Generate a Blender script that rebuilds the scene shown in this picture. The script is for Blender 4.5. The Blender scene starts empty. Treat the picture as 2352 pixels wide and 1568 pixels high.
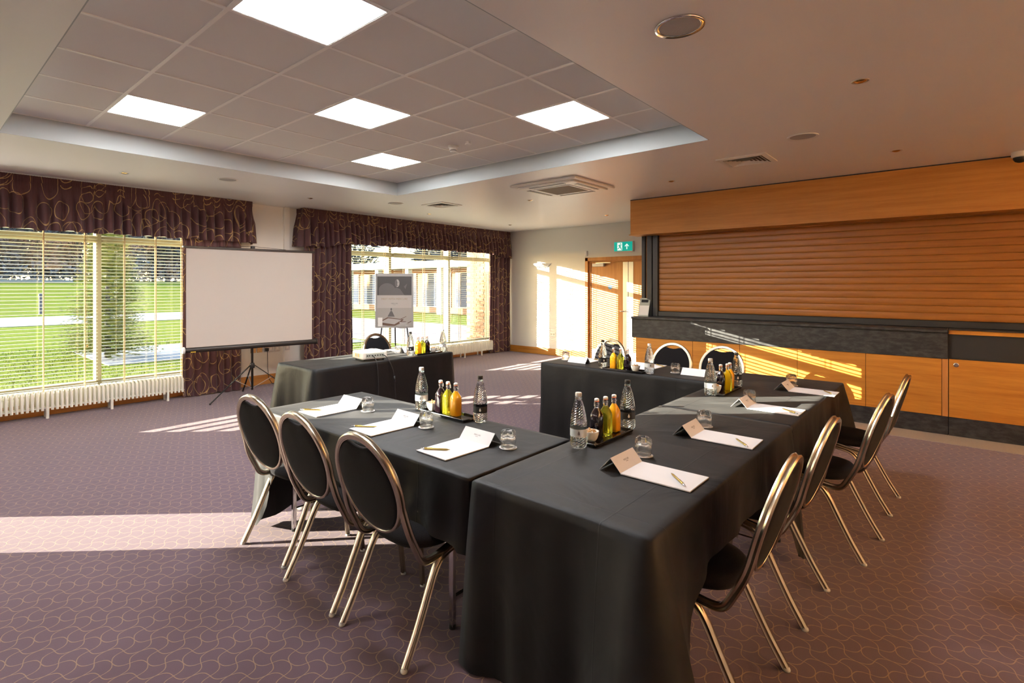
import bpy, bmesh, math, random
from math import sin, cos, pi, radians, sqrt, exp, atan2, hypot
from mathutils import Vector, Matrix, noise as mnoise

random.seed(7)
S = bpy.context.scene
COL = S.collection
D = bpy.data

# ------------------------------------------------------------------ camera
cam = D.objects.new('camera', D.cameras.new('camera'))
COL.objects.link(cam)
S.camera = cam
cam.data.sensor_width = 36.0
cam.data.sensor_fit = 'HORIZONTAL'
cam.data.lens = 36.0 * 1222.08 / 2352.0
cam.data.shift_x = (1176.0 - 1077.46) / 2352.0
cam.data.shift_y = -(784.0 - 655.54) / 2352.0
cam.data.clip_start = 0.05
cam.data.clip_end = 500
cam.location = (0, 0, 1.54)
cam.rotation_euler = (radians(90), 0, 0.747397)

# ------------------------------------------------------------------ world, sun, exposure
W = D.worlds.new('sky')
S.world = W
W.use_nodes = True
wn, wl = W.node_tree.nodes, W.node_tree.links
for n in list(wn):
    wn.remove(n)
wo = wn.new('ShaderNodeOutputWorld')
bg = wn.new('ShaderNodeBackground')
sky = wn.new('ShaderNodeTexSky')
sky.sky_type = 'NISHITA'
sky.sun_disc = False
sky.sun_elevation = radians(14)
sky.sun_rotation = radians(225)
sky.air_density = 1.2
sky.dust_density = 0.7
sky.ozone_density = 1.5
bg.inputs['Strength'].default_value = 0.60
wl.new(sky.outputs[0], bg.inputs[0])
wl.new(bg.outputs[0], wo.inputs[0])

SUN_DIR = Vector((0.698, 0.712, -0.158)).normalized()
sun = D.objects.new('sun', D.lights.new('sun', 'SUN'))
COL.objects.link(sun)
sun.data.energy = 12.0
sun.data.angle = radians(0.08)
sun.data.color = (1.0, 0.90, 0.74)
sun.rotation_euler = (-SUN_DIR).to_track_quat('Z', 'Y').to_euler()
sun.location = (-30, -30, 12)

PANEL_EMIT = 17.0
FILL_UPW = 48.0
S.view_settings.view_transform = 'Standard'
S.view_settings.look = 'None'
S.view_settings.gamma = 1.0
S.view_settings.use_curve_mapping = False
S.view_settings.exposure = 1.7
cy = S.cycles
cy.use_denoising = True
cy.max_bounces = 9
cy.diffuse_bounces = 5
cy.glossy_bounces = 4
cy.transmission_bounces = 8
cy.transparent_max_bounces = 12
cy.sample_clamp_indirect = 6.0
cy.caustics_reflective = False
cy.caustics_refractive = False


# ------------------------------------------------------------------ materials
def sock(n, *names):
    for k in names:
        if k in n.inputs:
            return n.inputs[k]


def mat(name, col=(.5, .5, .5), rough=.5, metal=0.0, spec=.5, trans=0.0, ior=1.45, sheen=0.0, coat=0.0,
        emit=None, estr=0.0, sheen_rough=.4):
    m = D.materials.new(name)
    m.use_nodes = True
    b = m.node_tree.nodes['Principled BSDF']
    b.inputs['Base Color'].default_value = (*col, 1)
    b.inputs['Roughness'].default_value = rough
    b.inputs['Metallic'].default_value = metal
    b.inputs['Specular IOR Level'].default_value = spec
    b.inputs['Transmission Weight'].default_value = trans
    b.inputs['IOR'].default_value = ior
    b.inputs['Sheen Weight'].default_value = sheen
    b.inputs['Sheen Roughness'].default_value = sheen_rough
    b.inputs['Coat Weight'].default_value = coat
    if emit:
        b.inputs['Emission Color'].default_value = (*emit, 1)
        b.inputs['Emission Strength'].default_value = estr
    return m


class NT:
    """small helper to write node graphs"""
    def __init__(self, m):
        self.t = m.node_tree
        self.b = self.t.nodes['Principled BSDF']

    def new(self, typ, **kw):
        n = self.t.nodes.new(typ)
        for k, v in kw.items():
            setattr(n, k, v)
        return n

    def put(self, s, v):
        if hasattr(v, 'is_linked') or isinstance(v, bpy.types.NodeSocket):
            self.t.links.new(v, s)
        else:
            s.default_value = v

    def math(self, op, a, b=None, c=None):
        n = self.new('ShaderNodeMath', operation=op)
        self.put(n.inputs[0], a)
        if b is not None:
            self.put(n.inputs[1], b)
        if c is not None:
            self.put(n.inputs[2], c)
        return n.outputs[0]

    def coord(self, which='Object'):
        return self.new('ShaderNodeTexCoord').outputs[which]

    def pos(self):
        return self.new('ShaderNodeNewGeometry').outputs['Position']

    def map(self, v, scale=(1, 1, 1), rot=(0, 0, 0), loc=(0, 0, 0)):
        n = self.new('ShaderNodeMapping')
        self.put(n.inputs['Vector'], v)
        n.inputs['Scale'].default_value = scale
        n.inputs['Rotation'].default_value = rot
        n.inputs['Location'].default_value = loc
        return n.outputs[0]

    def sep(self, v):
        n = self.new('ShaderNodeSeparateXYZ')
        self.put(n.inputs[0], v)
        return n.outputs

    def noise(self, v, scale=5, detail=3, rough=.5, out='Fac', dist=0.0):
        n = self.new('ShaderNodeTexNoise')
        self.put(n.inputs['Vector'], v)
        n.inputs['Scale'].default_value = scale
        n.inputs['Detail'].default_value = detail
        n.inputs['Roughness'].default_value = rough
        n.inputs['Distortion'].default_value = dist
        return n.outputs[out]

    def ramp(self, f, stops):
        n = self.new('ShaderNodeValToRGB')
        self.put(n.inputs[0], f)
        e = n.color_ramp.elements
        while len(e) < len(stops):
            e.new(.5)
        for i, (p, c) in enumerate(stops):
            e[i].position = p
            e[i].color = (*c, 1)
        return n.outputs[0]

    def mix(self, f, a, b):
        n = self.new('ShaderNodeMix', data_type='RGBA')
        self.put(n.inputs[0], f)
        self.put(n.inputs[6], a if not isinstance(a, tuple) else (*a, 1))
        self.put(n.inputs[7], b if not isinstance(b, tuple) else (*b, 1))
        return n.outputs[2]

    def bump(self, h, strength=.3, dist=.01):
        n = self.new('ShaderNodeBump')
        self.put(n.inputs['Height'], h)
        n.inputs['Strength'].default_value = strength
        n.inputs['Distance'].default_value = dist
        self.t.links.new(n.outputs[0], self.b.inputs['Normal'])

    def base(self, c):
        self.put(self.b.inputs['Base Color'], c)


M = {}


def wood(name, c0, c1, axis='x', rough=.4, scale=1.0, coat=.0):
    m = mat(name, c1, rough, coat=coat)
    t = NT(m)
    sc = {'x': (.7, 14, 14), 'y': (14, .7, 14), 'z': (14, 14, .7)}[axis]
    sc = tuple(s * scale for s in sc)
    p = t.pos()
    n1 = t.noise(t.map(p, sc), 1.6, 5, .6, dist=.15)
    n2 = t.noise(t.map(p, tuple(s * 5 for s in sc)), 2.0, 3, .6)
    f = t.math('ADD', t.math('MULTIPLY', n1, .7), t.math('MULTIPLY', n2, .3))
    t.base(t.ramp(f, [(.32, c0), (.62, c1)]))
    t.bump(n2, .08, .002)
    return m


def build_materials():
    # carpet : purple brown pile with two families of gold wavy lines
    m = mat('carpet', (.14, .09, .12), .95, spec=.05, sheen=.36, sheen_rough=.5)
    t = NT(m)
    p = t.pos()
    x, y, z = t.sep(t.map(p, rot=(0, 0, radians(-43))))[0:3]
    s, L, A = .0725, .145, .0165
    wx = t.math('MULTIPLY', t.math('SINE', t.math('MULTIPLY', x, 2 * pi / L)), A)
    wy = t.math('MULTIPLY', t.math('SINE', t.math('MULTIPLY', y, 2 * pi / L)), A)
    d1 = t.math('ABSOLUTE', t.math('SUBTRACT', t.math('FRACT', t.math('ADD', t.math('DIVIDE', t.math('ADD', y, wx), s), .5)), .5))
    d2 = t.math('ABSOLUTE', t.math('SUBTRACT', t.math('FRACT', t.math('ADD', t.math('DIVIDE', t.math('ADD', x, wy), s), .5)), .5))
    nz = t.noise(p, 160, 2, .7)
    d = t.math('ADD', t.math('MINIMUM', d1, d2), t.math('MULTIPLY', t.math('SUBTRACT', nz, .5), .05))
    line = t.math('SMOOTH_MIN', 1.0, t.math('MAXIMUM', 0.0, t.math('MULTIPLY', t.math('SUBTRACT', .040, d), 40)), .1)
    fib = t.noise(p, 420, 2, .8)
    big = t.noise(p, 1.3, 2, .5)
    base = t.mix(big, (.092, .058, .084), (.114, .073, .098))
    base = t.mix(t.math('MULTIPLY', fib, .75), base, (.044, .027, .040))
    gold = t.mix(fib, (.44, .30, .16), (.25, .165, .09))
    t.base(t.mix(t.math('MULTIPLY', line, .62), base, gold))
    t.bump(t.math('ADD', fib, t.math('MULTIPLY', line, .3)), .5, .004)
    m.node_tree.nodes['Principled BSDF'].inputs['Sheen Tint'].default_value = (.9, .78, .80, 1)
    M['carpet'] = m

    m = mat('vinyl', (.40, .36, .31), .45)
    t = NT(m)
    t.base(t.mix(t.noise(t.pos(), 60, 3), (.36, .32, .27), (.45, .41, .35)))
    M['vinyl'] = m

    def paint(name, c, rough=.6, spec=.3):
        m = mat(name, c, rough, spec=spec)
        t = NT(m)
        n = t.noise(t.pos(), 2.5, 3)
        t.base(t.mix(n, tuple(v * .97 for v in c), c))
        t.bump(t.noise(t.pos(), 140, 2), .04, .002)
        return m
    M['wall'] = paint('wall_paint', (.82, .80, .76))
    M['wall_dark'] = paint('bounce_cut_wall_paint', (.16, .10, .09))  # unseen near wall, colour darkened to cut light bouncing onto the front cloth
    M['ceil'] = paint('ceiling_paint', (.86, .855, .84), .42, .5)
    M['coffer'] = paint('coffer_shade_paint', (.44, .47, .47))  # ceiling paint darkened to tone down panel light on the coffer sides
    M['white'] = mat('white_plastic', (.80, .79, .75), .4)
    M['tile'] = mat('ceiling_tile', (.80, .785, .75), .9, spec=.15)
    t = NT(M['tile'])
    t.bump(t.noise(t.pos(), 260, 2), .2, .002)
    M['tbar'] = mat('grid_bar', (.93, .91, .86), .45)
    M['emit'] = mat('light_diffuser', (.9, .9, .9), .5, emit=(.98, .985, 1), estr=PANEL_EMIT)
    M['oak'] = wood('oak', (.44, .16, .018), (.62, .27, .040), 'x')
    M['oak_fascia'] = wood('oak_fascia', (.44, .18, .030), (.58, .27, .055), 'x', .5)
    M['oak_z'] = wood('oak_upright', (.46, .18, .045), (.60, .27, .075), 'z')
    M['oak_y'] = wood('oak_skirting', (.45, .18, .04), (.58, .26, .07), 'y')
    M['shutter'] = wood('shutter_laminate', (.27, .098, .016), (.35, .140, .024), 'x', .40, 2.2)
    m = mat('black_laminate', (.018, .018, .018), .38, spec=.5)
    t = NT(m)
    sc = t.noise(t.map(t.pos(), (3, 3, 7)), 4, 6, .65)
    t.put(t.b.inputs['Roughness'], t.math('ADD', t.math('MULTIPLY', sc, .35), .28))
    t.base(t.ramp(sc, [(.42, (.018, .018, .019)), (.72, (.060, .062, .062))]))
    M['blacklam'] = m
    M['blackframe'] = mat('black_frame', (.022, .024, .026), .45)

    # cloth
    m = mat('tablecloth', (.0042, .0042, .0047), .56, spec=.30, sheen=.05, sheen_rough=.4)
    t = NT(m)
    p = t.pos()
    n1 = t.noise(p, 2.6, 3, .45, dist=.9)
    n2 = t.noise(p, 9, 2, .4)
    x, y, z = t.sep(p)[0:3]

    def crease(c, period, w):
        dd = t.math('ABSOLUTE', t.math('SUBTRACT', t.math('FRACT', t.math('DIVIDE', c, period)), .5))
        return t.math('MAXIMUM', 0.0, t.math('SUBTRACT', 1.0, t.math('DIVIDE', dd, w)))
    cr = t.math('ADD', crease(t.math('ADD', x, .2), .455, .009), crease(t.math('ADD', y, .37), .46, .009))
    hgt = t.math('ADD', t.math('ADD', t.math('MULTIPLY', n1, .9), t.math('MULTIPLY', n2, .06)), t.math('MULTIPLY', cr, .035))
    t.bump(hgt, .5, .03)
    M['cloth'] = m

    # curtain with gold scrolls (uv in metres)
    m = mat('curtain_fabric', (.10, .032, .042), .55, spec=.35, sheen=.25)
    t = NT(m)
    uv = t.coord('UV')
    w = t.noise(uv, 4, 1, .4, out='Color')
    vm = t.new('ShaderNodeVectorMath', operation='MULTIPLY_ADD')
    t.put(vm.inputs[0], w)
    vm.inputs[1].default_value = (.13, .13, 0)
    t.put(vm.inputs[2], uv)
    lines = None
    for sc_, r_, wd, off in ((3.6, .38, .017, 0.0), (2.9, .36, .015, 3.7)):
        v = t.new('ShaderNodeTexVoronoi', voronoi_dimensions='2D')
        t.put(v.inputs['Vector'], t.map(vm.outputs[0], (1, .85, 1), loc=(off, off * .6, 0)))
        v.inputs['Scale'].default_value = sc_
        v.inputs['Randomness'].default_value = .8
        dd = t.math('ABSOLUTE', t.math('SUBTRACT', v.outputs['Distance'], r_))
        wv = t.math('ADD', t.math('MULTIPLY', t.noise(uv, 9, 1), wd * 2.1), .0)
        l_ = t.math('MINIMUM', 1.0, t.math('MAXIMUM', 0.0, t.math('MULTIPLY', t.math('SUBTRACT', wv, dd), 90)))
        lines = l_ if lines is None else t.math('MAXIMUM', lines, l_)
    bc = t.mix(t.noise(t.map(uv, (300, 20, 1)), 1, 1), (.066, .025, .029), (.098, .040, .045))
    t.base(t.mix(lines, bc, (.44, .30, .12)))
    M['curtain'] = m

    M['slat'] = mat('blind_slat', (.86, .84, .74), .45)
    nt = M['slat'].node_tree
    tr = nt.nodes.new('ShaderNodeBsdfTranslucent')
    tr.inputs[0].default_value = (.9, .86, .7, 1)
    mx = nt.nodes.new('ShaderNodeMixShader')
    mx.inputs[0].default_value = .3
    nt.links.new(nt.nodes['Principled BSDF'].outputs[0], mx.inputs[1])
    nt.links.new(tr.outputs[0], mx.inputs[2])
    nt.links.new(mx.outputs[0], nt.nodes['Material Output'].inputs[0])
    M['cord'] = mat('blind_cord', (.75, .60, .36), .8)
    M['cream'] = mat('olive_frame', (.30, .265, .165), .45)
    M['radiator'] = mat('radiator_enamel', (.82, .79, .70), .35)
    # window pane : clear sheet, reflecting by fresnel
    m = D.materials.new('window_glass')
    m.use_nodes = True
    nt = m.node_tree
    nt.nodes.remove(nt.nodes['Principled BSDF'])
    tb = nt.nodes.new('ShaderNodeBsdfTransparent')
    tb.inputs[0].default_value = (.95, .97, .95, 1)
    gb = nt.nodes.new('ShaderNodeBsdfGlossy')
    gb.inputs['Roughness'].default_value = .02
    lw = nt.nodes.new('ShaderNodeLayerWeight')
    pw = nt.nodes.new('ShaderNodeMath')
    pw.operation = 'POWER'
    pw.inputs[1].default_value = 5.0
    nt.links.new(lw.outputs['Facing'], pw.inputs[0])
    fr = nt.nodes.new('ShaderNodeMath')
    fr.operation = 'MULTIPLY_ADD'
    fr.inputs[1].default_value = .9
    fr.inputs[2].default_value = .05
    nt.links.new(pw.outputs[0], fr.inputs[0])
    mx = nt.nodes.new('ShaderNodeMixShader')
    nt.links.new(fr.outputs[0], mx.inputs[0])
    nt.links.new(tb.outputs[0], mx.inputs[1])
    nt.links.new(gb.outputs[0], mx.inputs[2])
    nt.links.new(mx.outputs[0], nt.nodes['Material Output'].inputs[0])
    M['pane'] = m

    M['brass'] = mat('champagne_metal', (.56, .49, .37), .27, metal=1.0)
    m = mat('chair_fabric', (.010, .010, .012), .95, spec=.12, sheen=.06)
    t = NT(m)
    n = t.noise(t.coord(), 260, 2)
    t.bump(n, .35, .002)
    t.base(t.mix(n, (.004, .004, .005), (.013, .012, .014)))
    M['chairfab'] = m
    M['chrome'] = mat('chrome', (.75, .75, .75), .12, metal=1)
    M['steel'] = mat('brushed_steel', (.62, .63, .63), .32, metal=1)
    M['foot'] = mat('clear_glide', (.55, .55, .52), .2, spec=.6)
    M['paper'] = mat('paper', (.66, .645, .64), .7, spec=.2)
    M['ink'] = mat('grey_ink', (.16, .15, .15), .7)
    M['goldink'] = mat('gold_ink', (.36, .27, .16), .6)
    M['gold'] = mat('gold_pen', (.60, .43, .13), .25, metal=1)
    M['glass'] = mat('glass', (1, 1, 1), .0, trans=1.0, ior=1.48, spec=.5)
    M['water'] = mat('water_filled_glass', (.93, .98, .95), .0, trans=1.0, ior=1.36)
    M['green'] = mat('lime_cordial', (.72, .72, .05), .05, trans=.85, ior=1.35)
    for k_, f_, tint in (('glass', .28, (.97, .98, .97)), ('water', .30, (.95, .98, .96)), ('green', .25, (.85, .85, .25))):
        nt = M[k_].node_tree
        tb = nt.nodes.new('ShaderNodeBsdfTransparent')
        tb.inputs[0].default_value = (*tint, 1)
        mx = nt.nodes.new('ShaderNodeMixShader')
        mx.inputs[0].default_value = f_
        nt.links.new(nt.nodes['Principled BSDF'].outputs[0], mx.inputs[1])
        nt.links.new(tb.outputs[0], mx.inputs[2])
        nt.links.new(mx.outputs[0], nt.nodes['Material Output'].inputs[0])
    M['orange'] = mat('orange_juice', (.95, .45, .01), .15, coat=.8, emit=None)
    M['dark'] = mat('dark_cordial', (.009, .004, .006), .06, spec=.6, coat=.8)
    M['ceramic'] = mat('white_ceramic', (.80, .80, .76), .18, coat=.5)
    M['redseal'] = mat('orange_seal', (.75, .16, .05), .5)
    M['capgrey'] = mat('silver_cap', (.62, .61, .58), .35, metal=.3)
    M['capblack'] = mat('black_cap', (.012, .012, .012), .4)
    M['lab_black'] = mat('black_label', (.012, .012, .012), .4)
    M['lab_silver'] = mat('silver_label', (.62, .66, .68), .38, metal=.35)
    M['tray'] = mat('black_tray', (.008, .008, .008), .12, coat=.6)
    m = mat('biscuit', (.45, .24, .08), .7)
    t = NT(m)
    t.base(t.mix(t.noise(t.coord(), 60, 2), (.30, .13, .04), (.62, .38, .15)))
    M['nut'] = m
    M['screenfab'] = mat('screen_fabric', (.56, .50, .44), .85, spec=.15)
    M['screenblack'] = mat('screen_case', (.030, .024, .020), .38)
    M['black'] = mat('black_plastic', (.012, .012, .012), .4)
    M['cable'] = mat('black_cable', (.012, .012, .012), .6)
    M['projector'] = mat('projector_shell', (.74, .71, .63), .35)
    M['vent'] = mat('vent_enamel', (.85, .83, .78), .45)
    M['ventdark'] = mat('vent_inside', (.16, .11, .06), .7)
    M['grille'] = mat('speaker_grille', (.40, .38, .37), .6)
    t = NT(M['grille'])
    v = t.new('ShaderNodeTexVoronoi')
    t.put(v.inputs['Vector'], t.coord())
    v.inputs['Scale'].default_value = 190
    t.bump(v.outputs['Distance'], .5, .002)
    M['exit'] = mat('exit_green', (.0, .25, .2), .4, emit=(0.0, .36, .27), estr=.28)
    M['exitw'] = mat('exit_white', (.8, .8, .8), .4, emit=(.85, 1, .95), estr=.25)
    M['brassplate'] = mat('brass_plate', (.62, .42, .18), .22, metal=1)
    M['sealred'] = mat('dark_red_seal', (.10, .03, .02), .6)
    M['blue'] = mat('blue_sign', (.10, .30, .62), .4)
    M['yellow'] = mat('yellow_label', (.75, .55, .05), .5)
    M['orangelab'] = mat('orange_label', (.85, .42, .10), .5)
    M['greylab'] = mat('grey_label', (.42, .46, .40), .5)
    # poster print
    M['po_white'] = mat('poster_white', (.48, .45, .41), .4, coat=.4)
    M['po_dark'] = mat('poster_dark', (.060, .054, .052), .4, coat=.4)
    M['po_mid'] = mat('poster_mid', (.13, .12, .115), .4, coat=.4)
    M['po_face'] = mat('poster_face', (.44, .41, .39), .4, coat=.4)
    M['po_table'] = mat('poster_table', (.38, .355, .32), .4, coat=.4)
    M['po_book'] = mat('poster_book', (.13, .075, .05), .4, coat=.4)
    M['po_page'] = mat('poster_page', (.42, .40, .38), .4, coat=.4)
    M['po_cup'] = mat('poster_cup', (.46, .48, .48), .4, coat=.4)
    M['alu'] = mat('aluminium', (.36, .35, .33), .4, metal=.2)
    # outside
    m = mat('lawn', (.18, .30, .04), 1.0, spec=.0)
    t = NT(m)
    p = t.pos()
    n = t.noise(p, 1.2, 4, .6)
    n2 = t.noise(t.map(p, (6, 2, 1)), 4, 3, .7)
    t.base(t.mix(n, t.mix(n2, (.038, .066, .010), (.130, .160, .022)), (.160, .168, .034)))
    t.bump(n2, .8, .08)
    M['lawn'] = m
    m = mat('tarmac', (.30, .30, .31), .9)
    t = NT(m)
    t.base(t.mix(t.noise(t.pos(), 3, 4), (.10, .10, .11), (.15, .15, .155)))
    M['tarmac'] = m
    m = mat('brick_paving', (.45, .33, .28), .9)
    t = NT(m)
    b_ = t.new('ShaderNodeTexBrick')
    t.put(b_.inputs['Vector'], t.pos())
    b_.inputs['Scale'].default_value = 4
    b_.inputs['Color1'].default_value = (.17, .115, .10, 1)
    b_.inputs['Color2'].default_value = (.22, .16, .14, 1)
    b_.inputs['Mortar'].default_value = (.15, .12, .10, 1)
    t.base(b_.outputs[0])
    M['paving'] = m
    m = mat('brick', (.55, .24, .10), .85)
    t = NT(m)
    t.base(t.mix(t.noise(t.pos(), 14, 3), (.20, .085, .04), (.29, .14, .065)))
    M['brick'] = m
    M['mortar'] = mat('mortar', (.24, .19, .15), .95)
    M['bark'] = mat('bark', (.055, .045, .04), .9)
    m = mat('fir_needles', (.10, .14, .03), .8)
    t = NT(m)
    t.base(t.mix(t.noise(t.pos(), 7, 2), (.05, .075, .016), (.27, .265, .055)))
    M['fir'] = m
    m = mat('winter_twigs', (.07, .07, .08), .9)
    t = NT(m)
    t.base(t.mix(t.noise(t.pos(), .5, 2), (.030, .034, .048), (.070, .075, .085)))
    M['twig'] = m
    M['hedge'] = mat('hedge_leaves', (.04, .06, .03), .9)
    M['post'] = mat('white_post', (.42, .40, .37), .6)
    M['bollard'] = mat('dark_post', (.03, .03, .045), .5)
    M['hglass'] = mat('dark_glazing', (.05, .06, .09), .1)
    M['timber'] = mat('timber_cladding', (.36, .22, .12), .8)


build_materials()


# ------------------------------------------------------------------ mesh helpers
class MB:
    def __init__(self):
        self.v, self.f, self.mi, self.uv = [], [], [], {}

    def add(self, vs, fs, mi=0):
        o = len(self.v)
        self.v += [tuple(p) for p in vs]
        self.f += [tuple(i + o for i in f) for f in fs]
        self.mi += [mi] * len(fs)
        return o

    def box(self, a, b, mi=0, mtx=None):
        x0, y0, z0 = a
        x1, y1, z1 = b
        vs = [(x0, y0, z0), (x1, y0, z0), (x1, y1, z0), (x0, y1, z0), (x0, y0, z1), (x1, y0, z1), (x1, y1, z1), (x0, y1, z1)]
        if mtx:
            vs = [mtx @ Vector(p) for p in vs]
        self.add(vs, [(0, 3, 2, 1), (4, 5, 6, 7), (0, 1, 5, 4), (1, 2, 6, 5), (2, 3, 7, 6), (3, 0, 4, 7)], mi)
        return self

    def cbox(self, c, s, mi=0, mtx=None):
        return self.box(tuple(c[i] - s[i] / 2 for i in range(3)), tuple(c[i] + s[i] / 2 for i in range(3)), mi, mtx)

    def lathe(self, prof, n=20, mi=0, c=(0, 0, 0), rmod=None, cap=True):
        """prof: list (r, z); closed at ends with fans when cap"""
        vs, fs = [], []
        for j, (r, z) in enumerate(prof):
            for i in range(n):
                a = 2 * pi * i / n
                k = rmod(j, i, a, z) if rmod else 1.0
                vs.append((c[0] + r * k * cos(a), c[1] + r * k * sin(a), c[2] + z))
        m = len(prof)
        for j in range(m - 1):
            for i in range(n):
                i2 = (i + 1) % n
                fs.append((j * n + i, j * n + i2, (j + 1) * n + i2, (j + 1) * n + i))
        if cap:
            fs.append(tuple(reversed(range(n))))
            fs.append(tuple((m - 1) * n + i for i in range(n)))
        self.add(vs, fs, mi)
        return self

    def sweep(self, prof, path, up=(0, 0, 1), mi=0, closed=False, caps=True):
        P = [Vector(p) for p in path]
        n = len(P)
        k = len(prof)
        vs, fs = [], []
        nrm = Vector(up)
        for i in range(n):
            if closed:
                t = (P[(i + 1) % n] - P[i - 1])
            else:
                t = P[min(i + 1, n - 1)] - P[max(i - 1, 0)]
            t.normalize()
            nrm = nrm - t * nrm.dot(t)
            if nrm.length < 1e-4:
                nrm = t.orthogonal()
            nrm.normalize()
            bn = t.cross(nrm)
            for (a, b) in prof:
                vs.append(P[i] + bn * a + nrm * b)
        rng = n if closed else n - 1
        for i in range(rng):
            i2 = (i + 1) % n
            for j in range(k):
                j2 = (j + 1) % k
                fs.append((i * k + j, i * k + j2, i2 * k + j2, i2 * k + j))
        if caps and not closed:
            fs.append(tuple(reversed(range(k))))
            fs.append(tuple((n - 1) * k + j for j in range(k)))
        self.add(vs, fs, mi)
        return self

    def tube(self, path, r, n=8, mi=0, closed=False, up=(0.01, 0.02, 1)):
        return self.sweep([(r * cos(2 * pi * i / n), r * sin(2 * pi * i / n)) for i in range(n)], path, up, mi, closed)

    def build(self, name, m, parent=None, smooth=False, bevel=0.0, seg=1, auto=None, mtx=None):
        me = D.meshes.new(name)
        vs = self.v if mtx is None else [tuple(mtx @ Vector(p)) for p in self.v]
        me.from_pydata(vs, [], self.f)
        ms = m if isinstance(m, (list, tuple)) else [m]
        for q in ms:
            me.materials.append(M[q] if isinstance(q, str) else q)
        if len(ms) > 1:
            me.polygons.foreach_set('material_index', self.mi)
        bm = bmesh.new()
        bm.from_mesh(me)
        bmesh.ops.remove_doubles(bm, verts=bm.verts, dist=1e-6)
        bmesh.ops.recalc_face_normals(bm, faces=bm.faces)
        if bevel > 0:
            es = [e for e in bm.edges if len(e.link_faces) == 2 and e.calc_face_angle(0) > .6]
            bmesh.ops.bevel(bm, geom=es, offset=bevel, segments=seg, affect='EDGES', profile=.5)
        bm.to_mesh(me)
        bm.free()
        if smooth:
            me.polygons.foreach_set('use_smooth', [True] * len(me.polygons))
            if auto:
                me.set_sharp_from_angle(angle=radians(auto))
        me.update()
        return link(name, me, parent)


def link(name, me, parent=None):
    o = D.objects.new(name, me)
    COL.objects.link(o)
    if parent is not None:
        o.parent = parent
    return o


def tag(o, label=None, cat=None, group=None, kind=None):
    if label:
        o['label'] = label
    if cat:
        o['category'] = cat
    if group:
        o['group'] = group
    if kind:
        o['kind'] = kind
    return o


def empty(name, loc=(0, 0, 0), rz=0.0, label=None, cat=None, group=None, kind=None):
    o = D.objects.new(name, None)
    COL.objects.link(o)
    o.empty_display_size = .05
    o.location = loc
    o.rotation_euler = (0, 0, rz)
    return tag(o, label, cat, group, kind)


KIDS = {}


def copy_tree(o, parent=None):
    c = o.copy()
    COL.objects.link(c)
    if parent is not None:
        c.parent = parent
    for ch in list(o.children):
        copy_tree(ch, c)
    return c


def struct(name, mb, m, parent=None, **k):
    o = mb.build(name, m, parent, **k)
    if parent is None:
        o['kind'] = 'structure'
    return o


def text(name, body, size, m, parent, loc, rot, extrude=.0002, align='CENTER', sx=1.0):
    c = D.curves.new(name, 'FONT')
    c.body = body
    c.size = size
    c.extrude = extrude
    c.align_x = align
    c.align_y = 'CENTER'
    c.materials.append(M[m])
    tmp = D.objects.new(name, c)
    COL.objects.link(tmp)
    me = D.meshes.new_from_object(tmp.evaluated_get(bpy.context.evaluated_depsgraph_get()))
    D.objects.remove(tmp)
    o = link(name, me, parent)
    o.location = loc
    o.rotation_euler = rot
    o.scale = (sx, 1, 1)
    return o


def poly(name, pts, m, parent, mtx, thick=.0006):
    """a flat printed shape: polygon in x,y, given thickness towards +z"""
    b = MB()
    n = len(pts)
    vs = [(p[0], p[1], 0) for p in pts] + [(p[0], p[1], thick) for p in pts]
    fs = [tuple(range(n, 2 * n)), tuple(reversed(range(n)))] + [(i, (i + 1) % n, n + (i + 1) % n, n + i) for i in range(n)]
    b.add(vs, fs)
    return b.build(name, m, parent, mtx=mtx)


def ellipse(cx, cy_, rx, ry, n=18, a0=0, a1=2 * pi):
    return [(cx + rx * cos(a0 + (a1 - a0) * i / n), cy_ + ry * sin(a0 + (a1 - a0) * i / n)) for i in range(n)]


ZC, ZT = 2.796, 2.979       # low ceiling, tile level
FX, NX = -8.0, 3.2          # window wall, right wall
BY, NY = 9.86, -5.2         # back wall, near wall

# ------------------------------------------------------------------ shell
struct('floor', MB().box((FX - .35, NY - .2, -.12), (NX + .2, BY + .2, 0)), 'carpet')
struct('trim_1', MB().box((-3.5, 6.965, .0005), (NX, 7.37, .004)), 'vinyl')

ce = MB()
cx0, cx1, cy0, cy1 = -5.801, -1.601, .575, 4.775
for a, b in (((FX - .35, NY - .2), (cx0, BY + .2)), ((cx1, NY - .2), (NX + .2, BY + .2)), ((cx0, NY - .2), (cx1, cy0)), ((cx0, cy1), (cx1, BY + .2))):
    ce.box((a[0], a[1], ZC), (b[0], b[1], ZT + .05))
ceiling = struct('ceiling', ce, 'ceil')
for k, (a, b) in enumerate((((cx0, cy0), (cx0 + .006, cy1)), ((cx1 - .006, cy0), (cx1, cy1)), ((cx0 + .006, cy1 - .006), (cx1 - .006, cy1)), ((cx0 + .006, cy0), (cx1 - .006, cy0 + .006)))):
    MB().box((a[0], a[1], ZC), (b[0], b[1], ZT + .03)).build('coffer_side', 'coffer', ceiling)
slab = MB().box((cx0, cy0, ZT + .03), (cx1, cy1, ZT + .10)).build('coffer_slab', 'tile', ceiling)
tile_me = None
lights_at = {(-2, 0), (2, 0), (0, 2), (-2, 4), (2, 4)}
for j in range(-3, 4):
    for i in range(-1, 6):
        if (j, i) in lights_at:
            continue
        x = -3.401 - .6 * (j + .5)
        y = 1.175 + .6 * (i + .5)
        if tile_me is None:
            o = MB().box((-.2985, -.2985, 0), (.2985, .2985, .028)).build('ceiling_tile', 'tile', ceiling, bevel=.004)
            tile_me = o.data
        else:
            o = link('ceiling_tile', tile_me, ceiling)
        o.location = (x, y, ZT + random.uniform(0, .0015))
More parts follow.
